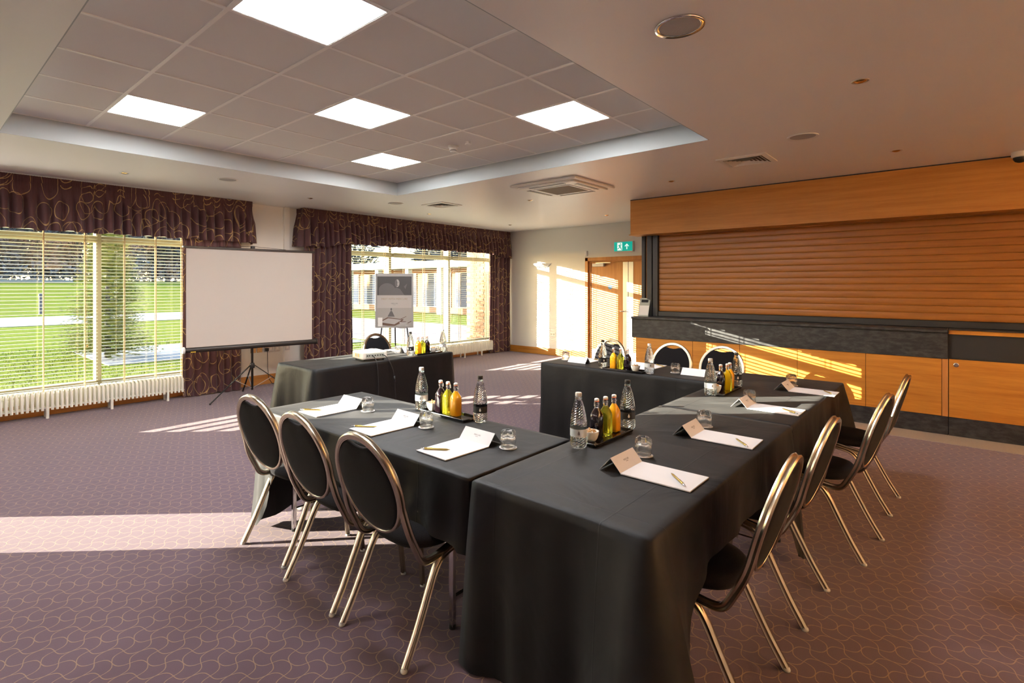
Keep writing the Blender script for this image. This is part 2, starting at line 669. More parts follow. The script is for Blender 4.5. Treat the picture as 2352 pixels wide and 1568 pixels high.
for k in range(8):
    x = -5.801 + .6 * k
    y = .575 + .6 * k
    w = .012
    MB().box((max(cx0, x - w), cy0, ZT - .004), (min(cx1, x + w), cy1, ZT + .028)).build('grid_bar', 'tbar', ceiling)
    MB().box((cx0, max(cy0, y - w), ZT - .0045), (cx1, min(cy1, y + w), ZT + .027)).build('grid_bar', 'tbar', ceiling)
LL = {(-2, 0): 'square white ceiling light panel nearest the camera, cut off by the top of the photo',
      (2, 0): 'square white ceiling light panel above the windows with blinds, leftmost of the lights',
      (0, 2): 'square white ceiling light panel in the middle of the coffer',
      (-2, 4): 'square white ceiling light panel on the bar side of the coffer, rightmost of the lights',
      (2, 4): 'square white ceiling light panel in the far corner, smallest in view of the lights'}
for (j, i) in sorted(lights_at):
    x = -3.401 - .6 * (j + .5)
    y = 1.175 + .6 * (i + .5)
    t = empty('ceiling_light', (x, y, ZT), 0, LL[(j, i)], 'light', 'square light panels in the ceiling coffer')
    b = MB()
    for s in (-1, 1):
        b.box((-.298, s * .298 if s < 0 else .281, -.003), (.298, -.281 if s < 0 else .298, .02))
        b.box((s * .298 if s < 0 else .281, -.281, -.003), (-.281 if s < 0 else .298, .281, .02))
    b.build('frame', 'white', t)
    MB().box((-.281, -.281, .002), (.281, .281, .012)).build('diffuser', 'emit', t)

# window wall with its openings
OPEN = [(-4.0, -2.9), (-.35, 2.98), (5.2, 9.6)]
ZS, ZH = .25, 2.45
wb = MB()
ys = [NY - .2] + [v for o in OPEN for v in o] + [BY + .2]
for k in range(0, len(ys), 2):
    wb.box((FX - .35, ys[k], -.1), (FX, ys[k + 1], ZC))
for (a, b) in OPEN:
    wb.box((FX - .35, a, -.1), (FX, b, ZS))
    wb.box((FX - .35, a, ZH if b > 0 else 2.765), (FX, b, ZC))
struct('wall_left', wb, 'wall')
struct('wall_near', MB().box((FX, NY - .2, 0), (NX, NY, ZC)), 'wall_dark')
struct('wall_right', MB().box((NX, NY - .2, 0), (NX + .2, BY + .2, ZC)), 'wall')
DX0, DX1, DZ = -5.80, -4.02, 2.12     # doorway outer frame
bw = MB()
bw.box((FX, BY, 0), (DX0, BY + .2, ZC)).box((DX1, BY, 0), (NX, BY + .2, ZC)).box((DX0, BY, DZ), (DX1, BY + .2, ZC))
struct('wall_back', bw, 'wall')
struct('baseboard_left', MB().box((FX, NY, 0), (FX + .018, BY, .15)), 'oak_y', bevel=.004)
struct('baseboard_back', MB().box((FX + .02, BY - .018, 0), (DX0, BY, .15)), 'oak', bevel=.004)
struct('trim_2', MB().box((FX, 4.235, .15), (FX + .05, 4.325, ZC)), 'wall', bevel=.004)

# doorway
door = empty('door_1', (0, 0, 0))
door['kind'] = 'structure'
fr = MB()
fr.box((DX0, BY - .022, 0), (DX0 + .065, BY + .02, DZ)).box((DX0, BY - .022, DZ - .075), (DX1, BY + .02, DZ)).box((DX1 - .065, BY - .022, 0), (DX1, BY + .02, DZ))
fr.box((DX0 + .065, BY + .02, 0), (DX0 + .11, BY + .15, DZ - .06)).box((DX0 + .065, BY + .02, DZ - .1), (DX1 - .065, BY + .15, DZ - .06))
fr.build('door_frame', 'oak_z', door, bevel=.004)
GX = -4.86
lf = MB().box((DX0 + .11, BY + .035, .01), (GX - .004, BY + .08, DZ - .1)).build('door_leaf', 'oak_z', door, bevel=.002)
rf = MB().box((GX + .004, BY + .035, .01), (DX1 - .07, BY + .08, DZ - .1)).build('door_leaf', 'oak_z', door, bevel=.002)
MB().box((GX - .115, BY + .030, .03), (GX - .006, BY + .036, DZ - .11)).build('push_plate', 'steel', lf)
MB().box((GX + .006, BY + .030, .03), (GX + .105, BY + .036, DZ - .11)).build('push_plate', 'steel', rf)
MB().box((DX0 + .13, BY + .028, .02), (GX - .01, BY + .036, .22)).build('kick_plate', 'steel', lf)
MB().box((GX + .008, BY + .028, .02), (DX1 - .08, BY + .036, .22)).build('kick_plate', 'white', rf)
cl = MB().box((-5.63, BY - .035, 1.93), (-5.37, BY + .034, 1.995)).build('door_closer', 'white', lf, bevel=.006)
MB().box((-5.56, BY - .02, 1.997), (-5.22, BY - .005, 2.012)).build('closer_arm', 'steel', lf)
MB().box((GX - .006, BY + .034, .02), (GX + .006, BY + .06, DZ - .1)).build('meeting_seal', 'sealred', lf)
hd = MB()
hd.tube([(GX - .06, BY + .03, 1.03), (GX - .06, BY - .03, 1.03), (GX - .17, BY - .03, 1.03)], .010, 8)
hd.build('door_handle', 'chrome', lf, smooth=True)
sg = MB().lathe([(.045, 0), (.045, .003)], 20, mtx if False else 0)
sg.build('round_sign', 'blue', lf, mtx=Matrix.Translation((-5.255, BY + .034, 1.51)) @ Matrix.Rotation(radians(90), 4, 'X'))


# ------------------------------------------------------------------ windows
def window(name, y0, y1, mulls, ZH=2.45):
    w = empty(name, (0, 0, 0))
    w['kind'] = 'structure'
    xo, xi = FX - .33, FX - .20
    b = MB()
    b.box((xo, y0, ZS), (xi, y0 + .06, ZH)).box((xo, y1 - .06, ZS), (xi, y1, ZH)).box((xo, y0 + .06, ZS), (xi, y1 - .06, ZS + .06)).box((xo, y0 + .06, ZH - .06), (xi, y1 - .06, ZH))
    b.build('window_frame', 'cream', w, bevel=.004)
    if ZH < 2.5:
        MB().box((xo, y0 + .06, 2.105), (xi + .01, y1 - .06, 2.175)).build('transom', 'cream', w, bevel=.006)
    ed = [y0 + .06]
    for mm in mulls:
        MB().box((xo, mm - .03, ZS + .06), (xi + .02, mm + .03, ZH - .06)).build('mullion', 'cream', w, bevel=.004)
        ed += [mm - .03, mm + .03]
    ed.append(y1 - .06)
    for k in range(0, len(ed), 2):
        for (za, zb) in (((ZS + .06, 2.105), (2.175, ZH - .06)) if ZH < 2.5 else ((ZS + .06, ZH - .06),)):
            p = MB()
            xg = (xo + xi) / 2 - .02
            p.add([(xg, ed[k], za), (xg, ed[k + 1], za), (xg, ed[k + 1], zb), (xg, ed[k], zb)], [(0, 1, 2, 3)])
            p.build('pane', 'pane', w)
    MB().box((xi, y0, ZS - .02), (FX + .02, y1, ZS + .005)).build('sill', 'cream', w, bevel=.004)
    return w


window('window_1', -.35, 2.98, [1.79])
window('window_2', 5.2, 9.6, [6.56, 8.19])
window('window_3', -4.0, -2.9, [], 2.765)


# ------------------------------------------------------------------ blinds
def slat_mesh(L):
    b = MB()
    pr = [(-.025, 0), (-.012, .0028), (0, .0036), (.012, .0028), (.025, 0), (.012, .0018), (0, .0026), (-.012, .0018)]
    vs = [(x, 0, z) for x, z in pr] + [(x, L, z) for x, z in pr]
    n = len(pr)
    b.add(vs, [(i, (i + 1) % n, n + (i + 1) % n, n + i) for i in range(n)] + [tuple(range(n)), tuple(range(2 * n - 1, n - 1, -1))])
    return b


def blind(y0, y1, label, cords, pull):
    t = empty('venetian_blind', (FX - .085, y0, 0), 0, label, 'blind', 'open venetian blinds in the windows')
    L = y1 - y0
    o0 = None
    z = .30
    while z < 2.40:
        if o0 is None:
            o0 = slat_mesh(L).build('slat', 'slat', t)
            o = o0
        else:
            o = link('slat', o0.data, t)
        o.location = (random.uniform(-.001, .001), 0, z)
        o.rotation_euler = (0, radians(-4 + random.uniform(-1.2, 1.2)), random.uniform(-.0006, .0006))
        z += .0425
    MB().box((-.028, 0, 2.405), (.028, L, 2.445)).build('head_rail', 'slat', t)
    MB().box((-.025, 0, .268), (.025, L, .284)).build('bottom_rail', 'slat', t, bevel=.003)
    for c in cords:
        b = MB()
        for sx in (-.027, .027):
            b.box((sx - .0008, c - .005, .27), (sx + .0008, c + .005, 2.41))
        b.build('ladder_tape', 'cord', t)
    for c in pull:
        q = MB().tube([(.036, c, 2.41), (.037, c, 1.5), (.036, c + .004, .8)], .0022, 6).build('pull_cord', 'cord', t)
        MB().lathe([(.003, 0), (.008, .012), (.006, .035), (.003, .04)], 8, c=(.036, c + .004, .76)).build('cord_end', 'brassplate', q, smooth=True)


blind(-.32, 1.755, 'white venetian blind over the wide left-hand panes, beside the wall end of the photo', [.6, 1.53, 1.94], [1.955])
blind(1.80, 2.95, 'white venetian blind partly hidden by the projection screen', [.25, .62, .95], [])
blind(5.23, 6.52, 'white venetian blind behind the poster stand, next to the tall tied-back curtain', [.32, .62, 1.12], [])
blind(6.58, 8.16, 'white venetian blind in the middle of the three by the poster', [.25, .78, 1.3], [1.52])
blind(8.22, 9.57, 'white venetian blind nearest the door wall, in front of the brick pier', [.2, .66, 1.05], [])


# ------------------------------------------------------------------ radiators
def radiator(y0, n, label, feet):
    t = empty('column_radiator', (-7.84, y0, 0), 0, label, 'radiator', 'white column radiators below the windows')
    o0 = None
    for k in range(n):
        if o0 is None:
            b = MB()
            xs, xb = .062, -.062
            b.tube([(xs, 0, .095), (xs, 0, .275), (xs * .6, 0, .305), (xb * .6, 0, .305), (xb, 0, .275), (xb, 0, .095)], .0145, 6, up=(0, 1, 0))
            b.tube([(0, 0, .11), (0, 0, .29)], .0125, 5)
            b.box((-.06, -.0235, .115), (.06, .0235, .128))
            o0 = b.build('section', 'radiator', t, smooth=True, auto=50)
            o = o0
        else:
            o = link('section', o0.data, t)
        o.location = (0, k * .0455, 0)
    for f in feet:
        b = MB()
        for sx in (.062, -.062):
            b.lathe([(.0165, 0), (.0165, .13)], 8, c=(sx, f * .0455, 0))
        b.build('foot', 'radiator', t, smooth=True, auto=50)


radiator(.02, 59, 'white column radiator below the grass-view window, beside the screen', [2, 12, 26, 40, 54])
radiator(5.62, 79, 'white column radiator behind the projector table, below the poster window', [2, 16, 30, 44, 58, 70])


# ------------------------------------------------------------------ curtains
def pleat(path, z0, z1, rows, fn, name, parent, m='curtain', lift=None):
    """path: list of (x,y); resampled densely; fn(u,t)->outward offset; builds a cloth sheet with uv in metres"""
    pts, us = [], []
    u = 0.0
    for k in range(len(path) - 1):
        a, b = Vector(path[k]), Vector(path[k + 1])
        L = (b - a).length
        n = max(2, int(L / .009))
        dv = (b - a) / L
        nr = Vector((dv.y, -dv.x))
        for i in range(n):
            pts.append((a + dv * (L * i / n), nr))
            us.append(u + L * i / n)
        u += L
    pts.append((Vector(path[-1]), nr))
    us.append(u)
    vs, fs, uvs = [], [], []
    stretch = 1.55
    for r in range(rows + 1):
        t = r / rows
        z = z0 + (z1 - z0) * t
        for (p, nr), uu in zip(pts, us):
            q = p + nr * fn(uu, t)
            zz = z + (lift(p) * t if lift else 0)
            if r == rows and abs(z1 - z0) > .2:
                zz += .012 * sin(uu * 9.0) * sin(uu * 23.0)
            vs.append((q.x, q.y, zz))
            uvs.append((uu * stretch, -t * abs(z1 - z0)))
    n = len(pts)
    for r in range(rows):
        for i in range(n - 1):
            fs.append((r * n + i, r * n + i + 1, (r + 1) * n + i + 1, (r + 1) * n + i))
    me = D.meshes.new(name)
    me.from_pydata(vs, [], fs)
    me.materials.append(M[m])
    ul = me.uv_layers.new(name='UVMap')
    for lp in me.loops:
        ul.data[lp.index].uv = uvs[lp.vertex_index]
    me.polygons.foreach_set('use_smooth', [True] * len(me.polygons))
    o = link(name, me, parent)
    return o


def sh(v, p=.55):
    return math.copysign(abs(v) ** p, v)


def fold(seed, per, amp):
    def f(u):
        ph = u / per + .55 * mnoise.noise((u * 2.3, seed, 0)) * 1.6
        return amp * (2 * abs(cos(pi * ph)) ** .6 - 1.15) * (.8 + .5 * mnoise.noise((u * 1.7, seed + 9, 1)))
    return f


def pelmet(y0, y1, label, seed, arch=0.0):
    t = empty('curtain_pelmet', (0, 0, 0), 0, label, 'pelmet', 'gathered pelmets above the windows')
    ff = fold(seed, .105, .058)

    def head(u, tt):
        return .007 * sin(2 * pi * u / .024) + .004

    def skirt(u, tt):
        a = max(0, min(1, tt * 2.2))
        return .007 * sin(2 * pi * u / .024) * (1 - a) + ff(u) * (.25 + .95 * a) * (a ** .5 if a > 0 else 0) + .045 * tt
    path = [(FX + .01, y0), (-7.765, y0), (-7.765, y1), (FX + .01, y1)]
    pleat(path, 2.79, 2.715, 3, head, 'gathered_heading', t)
    pleat(path, 2.716, 2.175, 9, skirt, 'pelmet_skirt', t, lift=lambda p: arch * max(0, min(1, (min(p.y - y0, y1 - p.y) - .35) / .4)))
    MB().box((FX + .005, y0 + .02, 2.765), (-7.80, y1 - .02, 2.786)).build('pelmet_board', 'white', t)


pelmet(-.62, 3.62, 'long burgundy pelmet with gold scrolls above the grass-view window and screen', 1.3)
pelmet(4.47, 9.80, 'burgundy pelmet with gold scrolls above the poster window', 5.1, .075)


def curtain(y0, y1, label, seed, x=-7.82):
    t = empty('curtain', (0, 0, 0), 0, label, 'curtain', 'long burgundy curtains with gold scrolls')
    ff = fold(seed, .115, .050)

    def f(u, tt):
        return ff(u + .015 * tt) * (.85 + .15 * tt) + .006 * sin(6 * tt + u * 3)
    o = pleat([(x, y0), (x, y1)], 2.42, .018, 10, f, 'curtain_drop', t)
    MB().box((x - .05, y0, 2.42), (x - .01, y1, 2.44)).build('curtain_track', 'white', t)


curtain(2.66, 3.47, 'burgundy curtain hanging to the floor behind the projection screen tripod', 2.2, -7.80)
curtain(4.49, 5.43, 'burgundy floor-length curtain between the screen and the poster stand', 8.4)
curtain(9.10, 9.82, 'burgundy floor-length curtain in the far corner beside the white door wall', 12.9)
curtain(-.60, .20, 'burgundy curtain beyond the left end of the grass-view window', 21.0)

# ------------------------------------------------------------------ bar
BF = 7.35
bar = empty('bar_counter', (0, 0, 0), 0, 'oak panelled bar counter with a black top band along the right wall', 'bar')
MB().box((-3.557, BF - .03, 1.055), (-.108, 7.80, 1.088)).build('counter_top', 'blacklam', bar, bevel=.004)
MB().box((-3.557, BF, .785), (-.108, BF + .05, 1.055)).build('front_band', 'blacklam', bar, bevel=.003)
js = [-3.50, -2.685, -2.094, -1.451, -.79, -.155]
for k in range(5):
    MB().box((js[k] + .002, BF + .012, .193), (js[k + 1] - .002, BF + .04, .785)).build('wood_panel', 'oak', bar, bevel=.0015)
MB().box((-.153, BF + .008, .193), (-.106, BF + .04, .785)).build('end_post', 'oak_z', bar, bevel=.0015)
MB().box((-3.50, BF + .004, .004), (-.104, BF + .04, .192)).build('kick_board', 'blacklam', bar, bevel=.002)
MB().box((-3.50, BF + .042, .004), (NX - .01, 7.86, 1.05)).build('carcass', 'blackframe', bar)
flap = empty('bar_flap', (0, 0, 0), 0, 'hinged end of the bar with a thin wood edge, black front and round lock', 'bar')
MB().box((-.104, BF + .02, 1.04), (NX - .02, 7.80, 1.083)).build('flap_edge', 'oak', flap, bevel=.002)
MB().box((-.104, BF + .0, 1.083), (NX - .02, 7.80, 1.089)).build('flap_top', 'blacklam', flap)
MB().box((-.104, BF + .10, .775), (NX - .02, BF + .14, 1.04)).build('flap_front', 'blacklam', flap)
dp = MB().box((-.100, BF + .006, .193), (.95, BF + .04, .785)).build('flap_door', 'oak', flap, bevel=.0015)
MB().box((.956, BF + .006, .193), (NX - .02, BF + .04, .785)).build('wood_panel', 'oak', flap, bevel=.0015)
MB().lathe([(.022, 0), (.022, .006), (.016, .009), (.016, .007)], 20).build('lock', 'chrome', dp, mtx=Matrix.Translation((-.045, BF + .006, .73)) @ Matrix.Rotation(radians(90), 4, 'X'))
MB().box((-.100, BF + .002, .004), (NX - .02, BF + .04, .192)).build('kick_board', 'blacklam', flap, bevel=.002)
fa = empty('bar_fascia', (0, 0, 0), 0, 'wide oak fascia board boxed in above the roller shutter', 'fascia')
MB().box((-3.578, BF, 2.283), (NX - .01, BF + .025, ZC - .004)).build('fascia_board', 'oak_fascia', fa)
MB().box((-3.60, BF - .006, 2.277), (NX - .01, BF + .30, 2.29)).build('bottom_lip', 'oak_fascia', fa)
MB().box((-3.578, BF + .025, 2.29), (-3.555, 7.72, ZC - .006)).build('fascia_return', 'oak_fascia', fa)
MB().box((-3.578, BF - .003, ZC - .012), (NX - .01, BF + .001, ZC)).build('shadow_gap', 'blackframe', fa)
SY = 7.62
rs = empty('roller_shutter', (0, 0, 0), 0, 'closed brown wood-effect roller shutter above the bar counter', 'shutter')
o0 = None
z = 1.165
k = 0
while z < 2.30:
    if o0 is None:
        b = MB()
        pr = [(0, 0), (-.002, .0012), (-.0040, .006), (-.0055, .020), (-.006, .038), (-.0055, .056), (-.0040, .070), (-.002, .0765), (0, .0776), (.004, .0776), (.004, 0)]
        vs = [(-3.272, y, zz) for y, zz in pr] + [(NX - .02, y, zz) for y, zz in pr]
        n = len(pr)
        b.add(vs, [(i, (i + 1) % n, n + (i + 1) % n, n + i) for i in range(n)] + [tuple(range(n)), tuple(range(2 * n - 1, n - 1, -1))])
        o0 = b.build('shutter_slat', 'shutter', rs, smooth=True, auto=60)
        o = o0
    else:
        o = link('shutter_slat', o0.data, rs)
    o.location = (0, SY + .03, z)
    z += .0785
MB().box((-3.272, SY - .01, 1.09), (NX - .02, SY + .04, 1.163)).build('bottom_bar', 'blackframe', rs, bevel=.006)
MB().box((-3.433, SY - .035, 1.089), (-3.36, SY + .06, 2.285)).build('guide_post', 'blackframe', rs, bevel=.003)
MB().box((-3.352, SY - .02, 1.089), (-3.276, SY + .06, 2.285)).build('guide_post', 'blackframe', rs, bevel=.003)
MB().box((-3.525, SY - .01, 1.089), (-3.475, SY + .06, 2.285)).build('guide_post', 'blackframe', rs, bevel=.003)
MB().box((-3.472, SY + .03, 1.089), (-3.436, SY + .07, 2.285)).build('timber_strip', 'oak_z', rs)
MB().box((-3.50, 7.70, 1.089), (NX - .02, 7.75, 2.285)).build('shutter_back', 'blackframe', rs)

# leaflet on the counter end
lt = empty('leaflet_stand', (-3.44, 7.47, 1.0885), radians(8), 'grey and white leaflet leaning against the black post at the counter end', 'leaflet')
mt = Matrix.Rotation(radians(-24), 4, 'X')
MB().box((-.075, 0, 0), (.075, .004, .29), mtx=mt).build('leaflet_back', 'greylab', lt)
MB().box((-.068, -.0012, .02), (.068, -.0002, .17), mtx=mt).build('printed_panel', 'white', lt)
MB().box((-.05, -.0012, .22), (.05, -.0002, .265), mtx=mt).build('printed_panel', 'black', lt)


# ------------------------------------------------------------------ ceiling fittings
def downlight(x, y, label):
    t = empty('downlight', (x, y, ZC), 0, label, 'downlight', 'small recessed brass downlights')
    MB().lathe([(.034, -.002), (.045, -.004), (.047, -.001), (.047, .0), (.034, .0)], 24, cap=False).build('trim_ring', 'steel', t, smooth=True)
    MB().lathe([(.001, -.006), (.018, -.010), (.030, -.004), (.035, -.001)], 20, cap=False).build('lamp_reflector', 'brassplate', t, smooth=True)


for (x, y, l) in ((-.46, 4.03, 'brass downlight nearest the camera, over the bar side of the ceiling'),
                  (-.45, 6.34, 'brass downlight in front of the oak fascia near the camera dome'),
                  (-2.57, 6.35, 'brass downlight beside the left end of the oak fascia'),
                  (-4.67, 6.36, 'brass downlight just beyond the cassette air conditioner'),
                  (-4.66, 8.64, 'brass downlight in front of the door wall'),
                  (-6.86, 1.74, 'brass downlight above the pelmet of the grass-view window'),
                  (-6.87, 4.06, 'brass downlight above the projection screen'),
                  (-6.85, 6.37, 'brass downlight beside the far ceiling vent'),
                  (-6.85, 8.64, 'brass downlight near the far corner above the poster pelmet')):
    downlight(x, y, l)


def speaker(x, y, label, m, r=.115):
    t = empty('ceiling_speaker', (x, y, ZC), 0, label, 'speaker', 'round flush ceiling speakers')
    MB().lathe([(r * .82, -.004), (r * .98, -.010), (r, -.004), (r, 0), (r * .82, 0)], 40, cap=False).build('rim', m, t, smooth=True)
    MB().lathe([(.001, -.007), (r * .5, -.0065), (r * .83, -.004)], 40, cap=False).build('grille', 'grille', t, smooth=True)


speaker(-1.004, 2.583, 'large round speaker with a shiny rim, nearest the camera on the ceiling', 'chrome')
speaker(-.985, 5.196, 'round white speaker beside the square vent over the bar', 'white')
speaker(-6.38, 2.68, 'round white speaker above the grass-view window pelmet', 'white')
speaker(-6.36, 5.21, 'round white speaker beside the far ceiling vent', 'white')


def vent(x, y, label, a=.225):
    t = empty('ceiling_vent', (x, y, ZC), 0, label, 'vent', 'square louvred ceiling vents')
    b = MB()
    for k in range(4):
        R = Matrix.Rotation(k * pi / 2, 4, 'Z')
        b.add([R @ Vector(p) for p in ((-a, -a, 0), (a, -a, 0), (a, -a, -.008), (-a, -a, -.008), (-a + .045, -a + .045, -.014), (a - .045, -a + .045, -.014))], [(0, 1, 2, 3), (3, 2, 5, 4)])
    b.build('frame', 'vent', t)
    MB().box((-a + .04, -a + .04, -.003), (a - .04, a - .04, -.001)).build('dark_throat', 'ventdark', t)
    for q in range(5):
        r0 = a - .055 - q * .032
        b = MB()
        for k in range(4):
            R = Matrix.Rotation(k * pi / 2, 4, 'Z')
            b.add([R @ Vector(p) for p in ((-r0, -r0, -.016), (r0, -r0, -.016), (r0 - .022, -r0 + .022, -.004), (-r0 + .022, -r0 + .022, -.004))], [(0, 1, 2, 3)])
        b.build('louvre', 'vent', t)


vent(-1.585, 5.80, 'square louvred vent in the ceiling in front of the oak fascia')
vent(-5.945, 5.79, 'square louvred vent in the far ceiling above the poster window')

ac = empty('air_conditioner', (-3.70, 5.73, ZC), 0, 'square white cassette air conditioner with four slots in the ceiling', 'air conditioner')
MB().box((-.475, -.475, -.028), (.475, .475, 0)).build('panel', 'vent', ac, bevel=.012, seg=2)
MB().box((-.41, -.41, -.05), (.41, .41, -.026)).build('face', 'vent', ac, bevel=.016, seg=2)
MB().box((-.235, -.235, -.054), (.235, .235, -.05)).build('intake_grille', 'ventdark', ac)
b = MB()
for s in (-1, 1):
    b.box((-.26, s * .25 - .012, -.057), (.26, s * .25 + .012, -.05))
    b.box((s * .25 - .012, -.24, -.057), (s * .25 + .012, .24, -.05))
b.build('grille_frame', 'white', ac, bevel=.002)
for k in range(4):
    R = Matrix.Rotation(k * pi / 2, 4, 'Z')
    MB().box((-.25, -.375, -.0525), (.25, -.315, -.0495), mtx=R).build('outlet_slot', 'black', ac)
    MB().box((-.25, -.352, -.057), (.25, -.338, -.051), mtx=R).build('outlet_blade', 'vent', ac)

t = empty('smoke_detector', (-3.848, 3.912, ZT), 0, 'white domed smoke detector on a ceiling tile', 'detector')
MB().lathe([(.055, 0), (.055, -.018), (.042, -.024), (.040, -.04), (.036, -.047)], 24).build('base', 'white', t, smooth=True, auto=40)
MB().lathe([(.034, -.047), (.034, -.054)], 24).build('smoke_slot', 'black', t)
MB().lathe([(.037, -.054), (.030, -.066), (.012, -.072)], 24).build('cap', 'white', t, smooth=True, auto=40)
t = empty('sprinkler_head', (-3.623, 3.894, ZT), 0, 'small flat white fire sensor next to the smoke detector', 'detector')
MB().lathe([(.024, 0), (.024, -.022)], 20).build('stem', 'vent', t, smooth=True, auto=40)
MB().lathe([(.030, -.022), (.032, -.026), (.028, -.031)], 20).build('disc', 'white', t, smooth=True, auto=40)
t = empty('dome_camera', (.40, 7.27 - .08, ZC), 0, 'white dome security camera where ceiling meets the oak fascia', 'camera')
MB().lathe([(.062, 0), (.062, -.045), (.054, -.052)], 28).build('housing', 'white', t, smooth=True, auto=40)
MB().lathe([(.05, -.052), (.048, -.07), (.036, -.090), (.016, -.101), (.002, -.103)], 24).build('dark_dome', 'black', t, smooth=True, auto=40)

# ------------------------------------------------------------------ door wall fittings
t = empty('exit_sign', (-4.915, BY, 2.315), 0, 'green illuminated running-man exit sign with arrow above the door', 'sign')
MB().box((-.20, -.075, -.105), (.20, 0, .10)).build('housing', 'white', t, bevel=.004)
MB().box((-.192, -.079, -.092), (.192, -.0745, .088)).build('green_face', 'exit', t)
MX = Matrix.Rotation(radians(90), 4, 'X')
pm = Matrix.Translation((0, -.0795, 0)) @ MX
poly('white_doorway', [(-.125, -.078), (-.02, -.078), (-.02, .075), (-.125, .075)], 'exitw', t, pm)
pm2 = Matrix.Translation((0, -.0803, 0)) @ MX
poly('running_man_head', ellipse(-.055, .055, .011, .011, 12), 'exit', t, pm2)
for nm, pts in (('running_man_body', [(-.083, .032), (-.055, .038), (-.048, .005), (-.072, -.015), (-.085, -.005)]),
                ('running_man_arm', [(-.083, .034), (-.11, .012), (-.103, .004), (-.078, .022)]),
                ('running_man_arm', [(-.055, .036), (-.036, .016), (-.028, .022), (-.048, .042)]),
                ('running_man_leg', [(-.07, -.01), (-.048, -.002), (-.04, -.04), (-.02, -.066), (-.034, -.07), (-.056, -.042)]),
                ('running_man_leg', [(-.085, -.005), (-.066, -.012), (-.092, -.048), (-.124, -.056), (-.124, -.044), (-.1, -.038)])):
    poly(nm, pts, 'exit', t, pm2)
poly('arrow', [(.070, -.06), (.088, -.06), (.088, .018), (.112, -.008), (.125, .004), (.079, .052), (.033, .004), (.046, -.008), (.070, .018)], 'exitw', t, pm2)
t = empty('wall_light', (-6.90, BY, 1.98), 0, 'shallow white bowl uplighter on the door wall', 'light')
b = MB()
n = 20
vs, fs = [], []
for j, (r, zz) in enumerate(((.24, .055), (.235, .04), (.20, 0), (.12, -.035), (.03, -.05))):
    for i in range(n + 1):
        a = pi + pi * i / n
        vs.append((r * cos(a), r * .5 * sin(a), zz))
for j in range(4):
    for i in range(n):
        fs.append((j * (n + 1) + i, j * (n + 1) + i + 1, (j + 1) * (n + 1) + i + 1, (j + 1) * (n + 1) + i))
b.add(vs, fs)
o = b.build('bowl', 'ceramic', t, smooth=True)
MB().box((-.05, -.02, -.03), (.05, 0, .06)).build('wall_plate', 'white', t, bevel=.004)
bowl_o = o
tag(MB().cbox((-5.765, BY - .025, 2.21), (.05, .05, .11)).build('motion_sensor', 'white', bevel=.01), 'small white motion sensor above the corner of the door frame', 'sensor')
t = empty('wall_socket', (-6.62, BY, .47), 0, 'white double socket low on the door wall in the striped sunlight', 'socket')
MB().box((-.075, -.012, -.045), (.075, 0, .045)).build('face_plate', 'white', t, bevel=.004)
for s in (-.035, .035):
    MB().box((s - .012, -.0135, -.02), (s + .012, -.0115, .01)).build('socket_hole', 'greylab', t)

# unseen copies of the wall uplighter, added to fill the room with light
def uplighter(x, y, rz, label, watts, col=(1.0, .52, .21)):
    t = empty('wall_light', (x, y, 1.98), rz, label, 'light', 'added fill uplighters on walls out of view')
    bb = link('bowl', UPBOWL, t)
    MB().box((-.05, -.02, -.03), (.05, 0, .06)).build('wall_plate', 'white', t, bevel=.004)
    la = D.lights.new('lamp', 'AREA')
    la.shape = 'RECTANGLE'
    la.size, la.size_y = .34, .09
    la.energy = watts
    la.color = col
    lo = link('lamp', la, t)
    lo.location = (0, -.065, .02)
    lo.rotation_euler = (pi, 0, 0)


UPBOWL = bowl_o.data
for k, (x, y, rz, w_) in enumerate(((NX, 5.6, -pi / 2, FILL_UPW), (NX, 3.2, -pi / 2, FILL_UPW), (NX, .8, -pi / 2, FILL_UPW))):
    uplighter(x, y, rz, ('added fill uplighter out of view on the right-hand wall, ' + ('next to the bar flap', 'second from the bar flap', 'farthest from the bar flap')[k]), w_)

WHITE_UP = (1.0, .93, .86)
uplighter(FX, -1.5, pi / 2, 'added fill uplighter on the window wall, out of view at the left', FILL_UPW * 1.6, WHITE_UP)
uplighter(-5.6, NY, pi, 'added fill uplighter on the wall behind the camera, at the window end', FILL_UPW * 1.5, WHITE_UP)
uplighter(-2.4, NY, pi, 'added fill uplighter on the wall behind the camera, in the middle', FILL_UPW * 1.5, WHITE_UP)

# sockets behind the screen
for k, (y, w, m, lab) in enumerate(((3.745, .086, 'brassplate', 'blank brass plate, first of the row behind the screen pole'),
                                   (3.845, .086, 'brassplate', 'blank brass plate, second of the row below the screen'),
                                   (3.99, .146, 'steel', 'double metal socket with a black plug, below the screen'),
                                   (4.135, .086, 'steel', 'metal data outlet next to the double socket'),
                                   (4.226 - .0, .0, '', ''))):
    if not m:
        continue
    t = empty('wall_outlet', (FX, y, .545), 0, lab, 'socket', 'row of metal outlets on the window wall')
    MB().box((0, -w / 2, -.043), (.009, w / 2, .043)).build('face_plate', m, t, bevel=.003)
    if m == 'steel':
        for s in ((-.035, .035) if w > .1 else (0,)):
            MB().box((.0085, s - .018, -.018), (.0105, s + .018, .018)).build('socket_face', 'white', t, bevel=.001)
t = empty('wall_outlet', (FX + .05, 4.28, .55), 0, 'metal data outlet on the boxed-in pipe, last of the row', 'socket', 'row of metal outlets on the window wall')
MB().box((0, -.042, -.043), (.009, .042, .043)).build('face_plate', 'steel', t, bevel=.003)
MB().box((.0085, -.018, -.018), (.0105, .018, .018)).build('socket_face', 'white', t, bevel=.001)
t = empty('power_plug', (FX + .01, 3.955, .54), 0, 'black plug with its cord hanging down from the double socket', 'plug')
